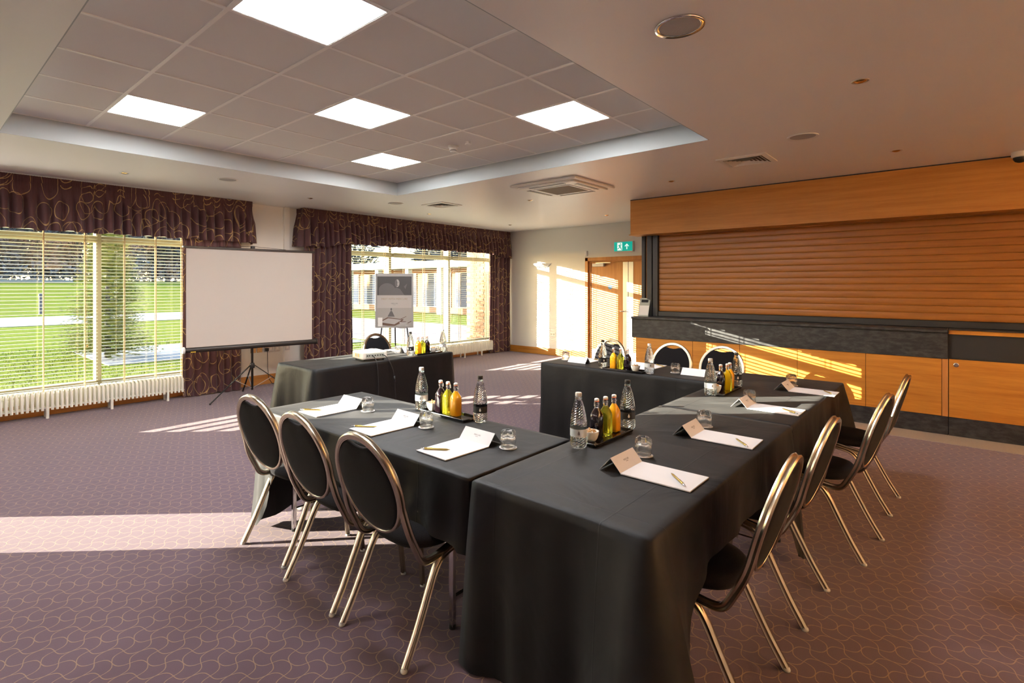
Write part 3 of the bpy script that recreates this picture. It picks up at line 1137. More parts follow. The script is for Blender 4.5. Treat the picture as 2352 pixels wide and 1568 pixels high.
MB().box((0.001, -.024, -.026), (.038, .024, .026)).build('plug_body', 'black', t, bevel=.008, seg=2)
MB().tube([(.03, 0, -.02), (.035, 0, -.10), (.032, .004, -.3), (.035, .02, -.45), (.06, .06, -.53), (.15, .12, -.535), (.35, .25, -.535)], .0045, 6).build('cord', 'cable', t, smooth=True)

# ------------------------------------------------------------------ projection screen
sL, sR = Vector((-7.25, 2.52)), Vector((-7.05, 4.19))
dv = (sR - sL)
SW = dv.length
rz = atan2(dv.y, dv.x)
mid = (sL + sR) / 2
ps = empty('projection_screen', (mid.x, mid.y, 0), rz, 'white tripod projection screen with black top and bottom bars', 'screen')
h = SW / 2
ZB, ZTp = .745, 2.03
sc_ = MB()
nx = 12
vs = [(-h + 2 * h * i / nx, .004 * sin(pi * i / nx), z) for z in (ZB + .0, ZTp) for i in range(nx + 1)]
sc_.add(vs, [(i, i + 1, nx + 1 + i + 1, nx + 1 + i) for i in range(nx)])
sc_.build('screen_fabric', 'screenfab', ps, smooth=True)
MB().box((-h - .03, -.012, ZTp - .012), (h + .03, .014, ZTp + .018)).build('top_bar', 'screenblack', ps, bevel=.004)
cs = MB()
pr = [(.036 * cos(2 * pi * i / 12), .036 * sin(2 * pi * i / 12)) for i in range(12)]
cs.sweep(pr, [(-h - .01, .02, ZB - .034), (h + .055, .02, ZB - .034)], up=(0, 0, 1))
cs.build('roller_case', 'screenblack', ps, smooth=True, auto=40)
for s in (-1, 1):
    x0 = -h - .04 if s < 0 else h + .055
    MB().lathe([(.040, 0), (.044, .006), (.044, .024), (.036, .030)], 16).build('end_cap', 'white' if s < 0 else 'screenblack', ps, mtx=Matrix.Translation((x0, .02, ZB - .034)) @ Matrix.Rotation(radians(90), 4, 'Y'))
    MB().lathe([(.012, 0), (.012, .012)], 10).build('bar_end', 'white' if s < 0 else 'screenblack', ps, mtx=Matrix.Translation((-h - .042 if s < 0 else h + .03, 0, ZTp + .003)) @ Matrix.Rotation(radians(90), 4, 'Y'))
MB().box((-h + .05, -.018, ZB - .062), (-h + .11, -.0155, ZB - .052)).build('yellow_sticker', 'yellow', ps)
MB().tube([(0, .06, .10), (0, .06, 2.06)], .0155, 10).build('pole', 'screenblack', ps, smooth=True)
MB().box((-.02, .03, 2.04), (.03, .075, 2.085)).build('hook_head', 'black', ps, bevel=.004)
MB().tube([(-.45, .005, ZTp + .02), (0, .05, 2.08), (.45, .005, ZTp + .02)], .003, 6).build('hanger_wire', 'black', ps)
hub = MB().lathe([(.03, .40), (.034, .42), (.034, .45), (.026, .47)], 12, c=(0, .06, 0)).build('leg_hub', 'black', ps, smooth=True, auto=40)
for a in (radians(200), radians(-28), radians(88)):
    tx, ty = .62 * cos(a), .06 + .62 * sin(a) * .75
    lg = MB().sweep([(-.009, -.005), (.009, -.005), (.009, .005), (-.009, .005)], [(.03 * cos(a), .06 + .03 * sin(a), .44), (tx, ty, .012)]).build('leg', 'black', ps)
    MB().lathe([(.012, 0), (.012, .02)], 8, c=(tx, ty, 0)).build('rubber_tip', 'black', lg)
    MB().sweep([(-.006, -.003), (.006, -.003), (.006, .003), (-.006, .003)], [(.015 * cos(a), .06 + .015 * sin(a), .13), (.27 * cos(a), .06 + .27 * sin(a) * .78, .27)]).build('brace', 'steel', ps)

# ------------------------------------------------------------------ poster stand
pv = Vector((-.783, .637))
pc = Vector((-6.70, 5.46))
po = empty('poster_stand', (pc.x, pc.y, 0), atan2(.80, .60) - .10, 'aluminium framed poster on a thin tripod easel in front of the blinds', 'poster stand')
PW, PZ0, PZ1 = .305, .865, 1.735
tl = Matrix.Translation((0, 0, PZ0)) @ Matrix.Rotation(radians(-4), 4, 'X')
PH = PZ1 - PZ0
b = MB()
fwid = .028
b.box((-PW, -.008, 0), (-PW + fwid, .012, PH), mtx=tl).box((PW - fwid, -.008, 0), (PW, .012, PH), mtx=tl)
b.box((-PW + fwid, -.008, 0), (PW - fwid, .012, fwid), mtx=tl).box((-PW + fwid, -.008, PH - .05), (PW - fwid, .012, PH), mtx=tl)
b.build('snap_frame', 'alu', po, bevel=.003)
MB().box((-PW + .01, .004, .01), (PW - .01, .012, PH - .01), mtx=tl).build('back_board', 'greylab', po)
bm_ = tl @ Matrix.Translation((0, .0032, 0)) @ MX


def lay(k):
    return tl @ Matrix.Translation((0, .0032 - .0007 * k, 0)) @ MX


x0, x1, y0, y1 = -PW + fwid, PW - fwid, fwid, PH - .05
sheet = poly('poster_sheet', [(x0, y0), (x1, y0), (x1, y1), (x0, y1)], 'po_white', po, lay(0))
ya = y1 - .30
poly('portrait_photo', [(x0, ya), (x1, ya), (x1, y1), (x0, y1)], 'po_dark', sheet, lay(1))
poly('chair_shadow', ellipse(-.12, ya + .075, .135, .12, 20, 0, pi) + [(-.25, ya), (.02, ya)], 'po_mid', sheet, lay(2))
poly('hair', ellipse(.02, ya + .22, .075, .078), 'po_dark', sheet, lay(3))
poly('face', ellipse(.045, ya + .195, .034, .062), 'po_face', sheet, lay(4))
poly('face_shade', ellipse(.026, ya + .195, .020, .058), 'po_mid', sheet, lay(5))
for ex in (.034, .058):
    poly('eye', ellipse(ex, ya + .205, .007, .004, 8), 'po_dark', sheet, lay(6))
poly('mouth', ellipse(.045, ya + .158, .012, .005, 10), 'po_dark', sheet, lay(6))
poly('shoulders', [(-.07, ya), (-.03, ya + .10), (.03, ya + .125), (.09, ya + .10), (.16, ya)], 'po_mid', sheet, lay(3))
poly('collar', [(.15, ya + .14), (.205, ya + .19), (.175, ya + .10)], 'po_mid', sheet, lay(3))
RX90 = (radians(90 - 4 * 0), 0, 0)


def ptext(body, size, m, x, y, sx=1.0):
    o = text('lettering', body, size, m, sheet, (0, 0, 0), (0, 0, 0))
    o.matrix_local = lay(3) @ Matrix.Translation((x, y, 0)) @ Matrix.Diagonal((sx, 1, 1, 1))


ptext('MEET WITH MERCURE', .046, 'goldink', 0, ya - .062, .92)
ptext('MERCURE', .024, 'ink', 0, ya - .135)
ptext('HOTELS', .011, 'ink', 0, ya - .157)
yb = ya - .205
poly('desk_photo', [(x0, y0), (x1, y0), (x1, yb), (x0, yb)], 'po_table', sheet, lay(1))
poly('bell', [(-.11, yb - .14), (.005, yb - .14), (-.035, yb - .055), (-.05, yb - .045), (-.065, yb - .055)], 'po_mid', sheet, lay(2))
poly('bell_knob', ellipse(-.05, yb - .022, .013, .022), 'po_mid', sheet, lay(2))
poly('notebook', [(x0 + .01, yb - .235), (-.11, yb - .15), (.15, yb - .185), (.09, yb - .25), (-.02, yb - .30), (x0 + .01, yb - .26)], 'po_book', sheet, lay(3))
poly('notebook_page', [(x0 + .05, yb - .23), (-.10, yb - .165), (.12, yb - .192), (.0, yb - .265)], 'po_page', sheet, lay(4))
poly('pencil', [(.08, yb - .185), (.19, yb - .135), (.192, yb - .142), (.082, yb - .194)], 'po_book', sheet, lay(4))
poly('saucer', ellipse(.135, yb - .30, .11, .03), 'po_cup', sheet, lay(3))
poly('cup', [(.08, yb - .22), (.20, yb - .22), (.185, yb - .275), (.15, yb - .297), (.12, yb - .297), (.09, yb - .275)], 'po_page', sheet, lay(4))
poly('coffee', ellipse(.14, yb - .222, .055, .006), 'po_book', sheet, lay(5))
poly('spoon', [(.21, yb - .24), (x1 - .005, yb - .21), (x1 - .005, yb - .222), (.215, yb - .25)], 'po_book', sheet, lay(4))
for (xa, xb, yb_) in ((-.20, -.30, -.02), (.20, .30, -.02), (-.0, -.0, .42)):
    lg = MB().tube([(xa, .028 if yb_ < 0 else .075, PZ0 + (.02 if yb_ < 0 else .5)), (xb, .028 + yb_, .012)], .010, 8).build('easel_leg', 'black', po, smooth=True)
    MB().lathe([(.013, 0), (.013, .02)], 8, c=(xb, .028 + yb_, 0)).build('rubber_tip', 'black', lg)
MB().box((-.262, -.014, .02), (-.19, -.010, .16), mtx=tl).build('pen_pocket', 'white', po)


# ------------------------------------------------------------------ tables and cloths
def table(cxy, L, Wd, rz, label, group='folding banquet tables under the black cloths'):
    t = empty('folding_table', (cxy[0], cxy[1], 0), rz, label, 'table', group)
    MB().box((-L / 2, -Wd / 2, .72), (L / 2, Wd / 2, .745)).build('table_top', 'timber', t, bevel=.003)
    for sx in (-1, 1):
        for sy in (-1, 1):
            x, y = sx * (L / 2 - .18), sy * (Wd / 2 - .09)
            lg = MB().box((x - .0125, y - .0125, .01), (x + .0125, y + .0125, .72)).build('leg', 'chrome', t, bevel=.003)
            MB().lathe([(.016, 0), (.016, .02)], 10, c=(x, y, 0)).build('foot', 'black', lg)
        MB().box((sx * (L / 2 - .18) - .01, -Wd / 2 + .1, .12), (sx * (L / 2 - .18) + .01, Wd / 2 - .1, .14)).build('stretcher', 'chrome', t)
    return t


TZ = .7515


def tablecloth(x0, x1, y0, y1, label, hem, flare=None, seed=0, z=TZ, step=.03, rows=14, ripple=None, butt=None):
    """hem(px,py)->z of the hem at that edge point; flare(px,py)->outward throw at the hem"""
    nx, ny = max(2, round((x1 - x0) / step)), max(2, round((y1 - y0) / step))
    X = [x0 + (x1 - x0) * i / nx for i in range(nx + 1)]
    Yv = [y0 + (y1 - y0) * j / ny for j in range(ny + 1)]
    vs, fs = [], []
    for j in range(ny + 1):
        for i in range(nx + 1):
            e = min(i, nx - i, j, ny - j) * step
            zz = z + .0022 * mnoise.noise((X[i] * 2.4, Yv[j] * 2.4, seed)) * min(1, e / .1)
            vs.append((X[i], Yv[j], zz))
    idx = lambda i, j: j * (nx + 1) + i
    for j in range(ny):
        for i in range(nx):
            fs.append((idx(i, j), idx(i + 1, j), idx(i + 1, j + 1), idx(i, j + 1)))
    per = [(i, 0) for i in range(nx)] + [(nx, j) for j in range(ny)] + [(i, ny) for i in range(nx, 0, -1)] + [(0, j) for j in range(ny, 0, -1)]
    n = len(per)
    prev = [idx(*p) for p in per]
    info = []
    for k, (i, j) in enumerate(per):
        nxv = (-1 if i == 0 else 1 if i == nx else 0)
        nyv = (-1 if j == 0 else 1 if j == ny else 0)
        v = Vector((nxv, nyv))
        v.normalize()
        px, py = X[i], Yv[j]
        if butt is not None and abs(py - butt) < .01:
            v = Vector((nxv or .001, 0))
            v.normalize()
        cd = min(hypot(px - a, py - b) for a in (x0, x1) for b in (y0, y1))
        info.append((px, py, v, cd))
    for q in [.004, .016] + [r / rows for r in range(1, rows + 1)]:
        cur = []
        for k, (px, py, v, cd) in enumerate(info):
            hz = hem(px, py)
            zz = z - .0015 - (z - .0015 - hz) * (q ** 1.15)
            dropped = z - zz
            fl = flare(px, py) if flare else .05
            s = px * 1.7 + py * 1.3
            corner = fl * exp(-(cd / .14) ** 2)
            w = min(.010, .003 + q * .4) + .012 * q + corner * min(1.0, dropped / .7) ** .85
            amp = (.010 + .014 * exp(-(cd / .45) ** 2))
            w += amp * q * (sin(s * 11 + seed) * .6 + sin(s * 23 + seed * 2.1) * .35 + mnoise.noise((s * 4, q * 1.5, seed)) * .8)
            if ripple:
                w += ripple(px, py, q)
            w = max(w, min(.006, .002 + q * .3) + .004 * q)
            cur.append(len(vs))
            vs.append((px + v.x * w, py + v.y * w, max(zz, .004)))
        for k in range(n):
            k2 = (k + 1) % n
            fs.append((prev[k], cur[k], cur[k2], prev[k2]))
        prev = cur
    me = D.meshes.new('tablecloth')
    me.from_pydata(vs, [], fs)
    me.materials.append(M['cloth'])
    bm = bmesh.new()
    bm.from_mesh(me)
    bmesh.ops.recalc_face_normals(bm, faces=bm.faces)
    bm.to_mesh(me)
    bm.free()
    me.polygons.foreach_set('use_smooth', [True] * len(me.polygons))
    o = link('tablecloth', me)
    tag(o, label, 'tablecloth', 'black cloths on the U-shaped tables')
    return o


def near(v, a, w=.05):
    return abs(v - a) < w


# left leg of the U (three places), projector table, far leg, right leg (two tables)
LX0, LX1, LY0, LY1 = -3.27, -1.492, 1.605, 2.355
RX0, RX1, RY0, RYm, RY1 = -1.452, -.715, 1.60, 3.425, 5.22
TX0, TX1, TY0, TY1 = -3.175, -1.476, 4.53, 5.16
PX0, PX1, PY0, PY1 = -5.13, -4.455, 2.675, 4.505
table(((LX0 + LX1) / 2, (LY0 + LY1) / 2), LX1 - LX0 - .02, LY1 - LY0 - .02, 0, 'folding table under the cloth with three chairs, one chrome leg showing below the hem')
table(((RX0 + RX1) / 2, (RY0 + RYm) / 2), RYm - RY0 - .02, RX1 - RX0 - .02, pi / 2, 'folding table hidden under the black cloth nearest the camera')
table(((RX0 + RX1) / 2, (RYm + RY1) / 2), RY1 - RYm - .02, RX1 - RX0 - .02, pi / 2, 'folding table hidden under the black cloth at the bar end')
table(((TX0 + TX1) / 2, (TY0 + TY1) / 2), TX1 - TX0 - .02, TY1 - TY0 - .02, 0, 'folding table hidden under the black cloth in front of the door')
table(((PX0 + PX1) / 2, (PY0 + PY1) / 2), PY1 - PY0 - .02, PX1 - PX0 - .02, pi / 2, 'folding table hidden under the projector')


def hemL(x, y):
    if near(x, LX1):
        return .60 if y > LY0 + .03 else .44
    if near(y, LY0):
        c = exp(-((x - LX0) / .16) ** 2)
        return (.555 - .10 * (x - LX0) / (LX1 - LX0)) * (1 - c) + .02 * c
    if near(x, LX0):
        c = exp(-((y - LY0) / .2) ** 2) 
        return .10 * (1 - c) + .02 * c
    return .12


tablecloth(LX0, LX1, LY0, LY1, 'black tablecloth on the table with three chairs at its near side', hemL,
           lambda x, y: .05 if near(x, LX0, .5) else .02, 3.1)


def hemR(x, y):
    if near(y, RY0):
        return .012
    if near(x, RX1):
        c = exp(-((y - RYm) / .25) ** 2) + exp(-((y - RY0) / .22) ** 2)
        c = min(1, c)
        return .50 * (1 - c) + .03 * c
    if near(x, RX0):
        return .02 if y < RY0 + .12 else .55
    return .735


tablecloth(RX0, RX1, RY0, RYm, 'black floor-length tablecloth nearest the camera, with four place settings ahead', hemR,
           lambda x, y: (.20 if near(x, RX1, .3) else .035) if y < 2.3 else .07, 6.7, butt=RYm)


def hemR2(x, y):
    if near(y, RYm, .01) and RX0 + .01 < x < RX1 - .01:
        return .735
    if near(x, RX1):
        c = exp(-((y - RYm) / .18) ** 2)
        return (.48 - .12 * max(0, (y - 4.7) / .5)) * (1 - c) + .05 * c
    if near(x, RX0):
        return .05
    return .30


tablecloth(RX0, RX1, RYm + .003, RY1, 'black tablecloth on the far table beside the bar', hemR2,
           lambda x, y: .10 if y > 4.6 else .01, 9.4, butt=RYm + .003)
tablecloth(TX0, TX1, TY0, TY1, 'smooth black tablecloth hanging to the floor in front of the door', lambda x, y: .02 if y < TY1 - .1 else .25,
           lambda x, y: .02 if x < -2.5 else .01, 12.2,
           ripple=lambda x, y, q: 0)
tablecloth(PX0, PX1, PY0, PY1, 'black floor-length tablecloth under the projector', lambda x, y: .012,
           lambda x, y: .13 if y < 3.4 else .05, 17.7)


# ------------------------------------------------------------------ chairs
def flute(w, d):
    """ribbed bar section: w across (a), d deep (b)"""
    return [(-w, -d * .6), (-w * .6, -d), (-w * .2, -d * .72), (0, -d * .66), (w * .2, -d * .72), (w * .6, -d), (w, -d * .6),
            (w, d * .6), (w * .6, d), (w * .2, d * .72), (0, d * .66), (-w * .2, d * .72), (-w * .6, d), (-w, d * .6)]


def smooth_path(pts, n=5):
    """Catmull-Rom through the points"""
    P = [Vector(p) for p in pts]
    P = [P[0] * 2 - P[1]] + P + [P[-1] * 2 - P[-2]]
    out = []
    for i in range(1, len(P) - 2):
        for k in range(n):
            t = k / n
            a, b, c, d = P[i - 1], P[i], P[i + 1], P[i + 2]
            out.append(.5 * ((2 * b) + (c - a) * t + (2 * a - 5 * b + 4 * c - d) * t * t + (3 * b - a - 3 * c + d) * t ** 3))
    out.append(P[-2])
    return out


def make_chair():
    t = empty('banquet_chair')
    bc = Vector((0, -.247, .700))
    updir = Vector((0, -.125, .445)).normalized()
    nrm = Vector((1, 0, 0)).cross(updir)      # points back (-y)
    HA, HB = .196, .216

    def oval(a, ra, rb, off=0.0):
        return bc + Vector((1, 0, 0)) * (ra * cos(a)) + updir * (rb * sin(a)) + nrm * off
    # oval frame
    b = MB()
    path = [oval(2 * pi * i / 40, HA, HB) for i in range(40)]
    vs = []
    pr = flute(.013, .0075)
    n, k = 40, len(pr)
    for i in range(n):
        a = 2 * pi * i / n
        rd = (Vector((1, 0, 0)) * cos(a) * HB + updir * sin(a) * HA).normalized()
        for (u, v) in pr:
            vs.append(path[i] + nrm * u + rd * v)
    b.add(vs, [(i * k + j, i * k + (j + 1) % k, ((i + 1) % n) * k + (j + 1) % k, ((i + 1) % n) * k + j) for i in range(n) for j in range(k)])
    b.build('back_frame', 'brass', t, smooth=True, auto=50)
    # padded backrest with a scooped hand hole at the top
    b = MB()
    N = 36
    top = []
    for i in range(N):
        a = 2 * pi * i / N
        x, y = (HA - .005) * cos(a), (HB - .005) * sin(a)
        lim = HB - .044 + (x / .085) ** 2 * .022
        if abs(x) < .12 and y > lim:
            y = lim
        top.append((x, y))
    vs = []
    rings = [(1.0, -.004), (1.0, -.008), (.93, -.014), (.7, -.018), (.0, -.020)]
    rings_b = [(1.0, -.004), (1.0, .007), (.94, .011), (.7, .013), (.0, .014)]
    fs = []
    for R in (rings, rings_b):
        o = len(vs)
        for (s, off) in R[:-1]:
            for (x, y) in top:
                vs.append(bc + Vector((1, 0, 0)) * x * s + updir * ((y + .01) * s - .01) - nrm * off)
        c = len(vs)
        vs.append(bc - updir * .01 - nrm * R[-1][1])
        for r in range(len(R) - 2):
            for i in range(N):
                i2 = (i + 1) % N
                fs.append((o + r * N + i, o + r * N + i2, o + (r + 1) * N + i2, o + (r + 1) * N + i))
        for i in range(N):
            fs.append((o + (len(R) - 2) * N + i, o + (len(R) - 2) * N + (i + 1) % N, c))
    b.add(vs, fs)
    b.build('backrest', 'chairfab', t, smooth=True)
    half = [(.210, -.205, .545), (.2105, -.163, .455), (.209, -.132, .405), (.206, -.088, .390), (.203, .0, .400), (.19, .10, .416), (.17, .20, .424)]
    arc = [oval(radians(-14 + 208 * i / 30), HA + .009, HB + .009) for i in range(31)]
    p = smooth_path([(-x, y, z) for x, y, z in reversed(half)] + [arc[-1]], 4)[:-1] + list(reversed(arc))[1:-1] + smooth_path([arc[0]] + half, 4)
    b = MB()
    pr = flute(.0150, .0125)
    N = len(p)
    vs = []
    cen = Vector((0, -.2, .45))
    for i in range(N):
        tg = (Vector(p[min(i + 1, N - 1)]) - Vector(p[max(i - 1, 0)])).normalized()
        q = Vector(p[i])
        if q.z > .52:
            n_ = nrm
        else:
            n_ = nrm.lerp(Vector((0, 0, -1)), min(1, (.52 - q.z) / .10)).normalized()
            n_ = Vector((0, -tg.z, tg.y)) * (1 if Vector((0, -tg.z, tg.y)).dot(n_) > 0 else -1)
        n_ = (n_ - tg * n_.dot(tg)).normalized()
        o_ = tg.cross(n_)
        for (u, v) in pr:
            vs.append(q + n_ * u + o_ * v)
    k = len(pr)
    b.add(vs, [(i * k + j, i * k + (j + 1) % k, (i + 1) * k + (j + 1) % k, (i + 1) * k + j) for i in range(N - 1) for j in range(k)] + [tuple(range(k)), tuple((N - 1) * k + j for j in range(k))])
    b.build('frame_tube', 'brass', t, smooth=True, auto=50)
    for s in (-1, 1):
        # rear leg: bends down and back from the rail
        p = [(s * .200, .10, .400), (s * .204, .03, .392), (s * .207, -.03, .372), (s * .209, -.068, .325), (s * .211, -.105, .25), (s * .214, -.17, .12), (s * .216, -.232, .012)]
        b = MB()
        b.sweep(flute(.0140, .0140), smooth_path(p, 4), up=(s, 0, 0))
        lg = b.build('leg', 'brass', t, smooth=True, auto=50)
        MB().lathe([(.014, 0), (.015, .006), (.012, .014)], 10, c=(s * .216, -.236, 0)).build('glide', 'foot', lg, smooth=True)
        b = MB()
        b.sweep(flute(.0120, .0120), [(s * .17, .19, .42), (s * .176, .205, .22), (s * .182, .225, .012)], up=(s, 0, 0))
        lg = b.build('leg', 'brass', t, smooth=True, auto=50)
        MB().lathe([(.014, 0), (.015, .006), (.012, .014)], 10, c=(s * .182, .226, 0)).build('glide', 'foot', lg, smooth=True)
    b = MB()
    b.sweep(flute(.010, .010), [(-.17, .20, .416), (.17, .20, .416)], up=(0, 0, 1))
    b.build('front_rail', 'brass', t, smooth=True, auto=50)
    # seat pad
    b = MB()
    N = 36
    out = []
    for i in range(N):
        a = 2 * pi * i / N
        ex = 2 / 3.2
        x = .192 * math.copysign(abs(cos(a)) ** ex, cos(a))
        y = .180 * math.copysign(abs(sin(a)) ** ex, sin(a))
        x *= 1 - .14 * max(0, -y / .18)
        out.append((x, y + .045))
    vs, fs = [], []
    R = [(.0, .408), (.90, .408), (1.0, .418), (1.02, .435), (1.0, .452), (.93, .466), (.75, .476), (.4, .482)]
    for (s, z) in R[1:]:
        for (x, y) in out:
            vs.append((x * s, (y - .045) * s + .045, z))
    for r in range(len(R) - 2):
        for i in range(N):
            i2 = (i + 1) % N
            fs.append((r * N + i, r * N + i2, (r + 1) * N + i2, (r + 1) * N + i))
    fs.append(tuple(reversed(range(N))))
    c = len(vs)
    vs.append((0, .045, .484))
    for i in range(N):
        fs.append(((len(R) - 2) * N + i, (len(R) - 2) * N + (i + 1) % N, c))
    b.add(vs, fs)
    b.build('seat', 'chairfab', t, smooth=True)
    return t


chair0 = make_chair()
first = [True]


def chair(feet_mid, rz, label):
    o = chair0 if first[0] else copy_tree(chair0)
    first[0] = False
    o.location = (feet_mid[0] - sin(rz) * .235, feet_mid[1] + cos(rz) * .235, 0)
    o.rotation_euler = (0, 0, rz)
    tag(o, label, 'chair', 'black banquet chairs with champagne metal frames')


chair((-2.93, 1.427), radians(4), 'oval-backed banquet chair farthest left, its rear leg in bright sunlight')
chair((-2.372, 1.386), radians(0), 'oval-backed banquet chair, middle of the three with their backs to the window side')
chair((-1.846, 1.378), radians(0), 'oval-backed banquet chair beside the front corner of the cloth, third from the left')
chair((-.516, 2.207), radians(90), 'oval-backed banquet chair nearest the camera at the right, leg cut off by the photo')
chair((-.508, 2.979), radians(88), 'oval-backed banquet chair second in the right row, before the low-hanging cloth')
chair((-.376, 3.837), radians(84.5), 'oval-backed banquet chair third in the right row, its seat showing')
chair((-.346, 4.734), radians(88), 'oval-backed banquet chair last in the right row, frame glinting in front of the bar')
chair((-2.95, 5.51), radians(172), 'oval-backed banquet chair in front of the door, behind the orange juice')
chair((-2.26, 5.58), radians(180), 'oval-backed banquet chair facing the camera, in the middle before the bar')
chair((-1.775, 5.63), radians(180), 'oval-backed banquet chair before the sunlit oak panel, facing the camera')
chair((-5.43, 4.165), radians(-90), 'oval-backed banquet chair behind the projector table, below the poster')

# ------------------------------------------------------------------ place settings
Z0 = TZ + .0028


def make_pad():
    t = empty('notepad')
    w, l = .205, .285
    MB().box((-w / 2, -l, 0), (w / 2, 0, .0045)).build('paper_block', 'paper', t)
    b = MB()
    th = .0012
    a = [(0, .0045), (.046, .058), (.096, .001)]
    for k in range(2):
        (ya, za), (yb_, zb) = a[k], a[k + 1]
        d_ = Vector((yb_ - ya, zb - za)).normalized()
        nn = Vector((-d_.y, d_.x)) * th
        vs = [(x, y, z) for x in (-w / 2, w / 2) for (y, z) in ((ya, za), (yb_, zb), (yb_ - nn.x, zb - nn.y), (ya - nn.x, za - nn.y))]
        b.add(vs, [(0, 1, 2, 3), (7, 6, 5, 4), (0, 4, 5, 1), (1, 5, 6, 2), (2, 6, 7, 3), (3, 7, 4, 0)])
    b.build('tent_cover', 'paper', t)
    ang = atan2(.0535, .046)
    text('printed_name', 'MERCURE', .0105, 'ink', t, (0, .026, .0347), (ang, 0, 0))
    text('printed_line', 'HOTELS', .005, 'ink', t, (0, .0205, .0284), (ang, 0, 0))
    return t


def make_pen():
    t = empty('pen')
    RY = Matrix.Rotation(radians(90), 4, 'Y')
    MB().lathe([(.0008, -.072), (.0032, -.060), (.0046, -.052), (.0048, .035), (.0046, .052)], 10).build('barrel', 'gold', t, smooth=True, mtx=RY)
    MB().lathe([(.0046, .052), (.0046, .058), (.0026, .060), (.0026, .070)], 10).build('push_button', 'chrome', t, smooth=True, mtx=RY)
    MB().box((.014, -.0012, .0046), (.055, .0012, .0062)).build('clip', 'gold', t)
    return t


def make_glass():
    t = empty('tumbler')
    b = MB()
    n = 40
    pr = [(.0345, 0, 0), (.0360, .008, 0), (.0375, .028, 0), (.0380, .046, .01), (.0375, .056, .10), (.0380, .062, .26), (.0365, .070, .40), (.0330, .079, .50), (.026, .085, .50), (.015, .083, .3), (.007, .073, 0), (.0005, .071, 0)]
    prof = [(r, z) for r, z, _ in pr]
    md = [q for _, _, q in pr]
    inner = [(.0325, 0), (.0340, .010), (.0350, .030), (.0345, .048), (.026, .056), (.0005, .058)]
    b.lathe(prof, n, rmod=lambda j, i, a, z: 1 + md[j] * (cos(5 * a) * .5 - .3), cap=False)
    b.lathe(inner, n, cap=False)
    # rim ring
    vs = []
    for i in range(n):
        a = 2 * pi * i / n
        vs.append((.0345 * cos(a), .0345 * sin(a), 0))
        vs.append((.0325 * cos(a), .0325 * sin(a), 0))
    b.add(vs, [(2 * i, 2 * ((i + 1) % n), 2 * ((i + 1) % n) + 1, 2 * i + 1) for i in range(n)])
    b.build('glass_body', 'glass', t, smooth=True)
    return t


pad0, pen0, glass0 = make_pad(), make_pen(), make_glass()
coast0 = MB().lathe([(.0435, 0), (.0435, .0012)], 28).build('coaster', 'paper')
P_ = {'pad': True, 'pen': True, 'glass': True, 'coaster': True}


def inst(key, proto, loc, rz, label, cat, group):
    o = proto if P_[key] else copy_tree(proto)
    P_[key] = False
    o.location = loc
    o.rotation_euler = (0, 0, rz)
    tag(o, label, cat, group)
    return o


# (pad fold mid x,y, rz, pen centre, pen rz, glass x,y, place words)
PL = [((-2.925, 1.992), 0, (-2.989, 1.770), radians(38) + pi, (-2.737, 2.019), 'at the sunlit end of the three-chair table'),
      ((-2.347, 1.970), radians(-2), (-2.42, 1.760), radians(39) + pi, (-2.185, 2.007), 'in the middle of the three-chair table'),
      ((-1.790, 1.965), radians(-2), (-1.836, 1.745), radians(35) + pi, (-1.618, 2.025), 'beside the cloth gap, last before the front corner'),
      ((-1.043, 2.155), radians(90), (-.835, 2.132), radians(-47), (-1.084, 2.358), 'nearest the camera on the right-hand table'),
      ((-1.024, 2.886), radians(91), (-.80, 2.847), radians(-52), (-1.057, 3.077), 'second along the right-hand table'),
      ((-1.007, 3.791), radians(90), (-.783, 3.764), radians(-42), (-1.046, 3.898), 'third along the right-hand table, in sunlight'),
      ((-.946, 4.607), radians(90), (-.715, 4.612), radians(-57), (-.985, 4.80), 'last along the right-hand table, near the bar'),
      ((-2.875, 4.80), radians(180), (-2.80, 5.0), radians(160), (-3.082, 4.83), 'on the far table before the door'),
      ((-2.22, 4.85), radians(180), (-2.16, 5.06), radians(150), None, 'behind the snack bowl on the far table'),
      ((-1.722, 4.81), radians(180), (-1.68, 5.0), radians(160), (-1.898, 4.785), 'on the far table, nearest the bar'),
      ((-4.875, 4.15), radians(-90), (-5.03, 4.2), radians(100), (-4.835, 4.0), 'on the projector table, below the poster')]
for (px, py), rz, (qx, qy), qrz, g, wd in PL:
    inst('pad', pad0, (px, py, Z0), rz, 'white notepad with a folded name tent ' + wd, 'notepad', 'notepads with tented covers')
    inst('pen', pen0, (qx, qy, Z0 + .0096), qrz, 'gold pen on the notepad ' + wd, 'pen', 'gold pens on the notepads')
    if g:
        inst('coaster', coast0, (g[0], g[1], Z0), 0, 'round white paper coaster ' + wd, 'coaster', 'paper coasters under the tumblers')
        inst('glass', glass0, (g[0], g[1], Z0 + .0013), random.uniform(0, 1), 'upturned clear tumbler on its coaster ' + wd, 'glass', 'upturned tumblers on coasters')


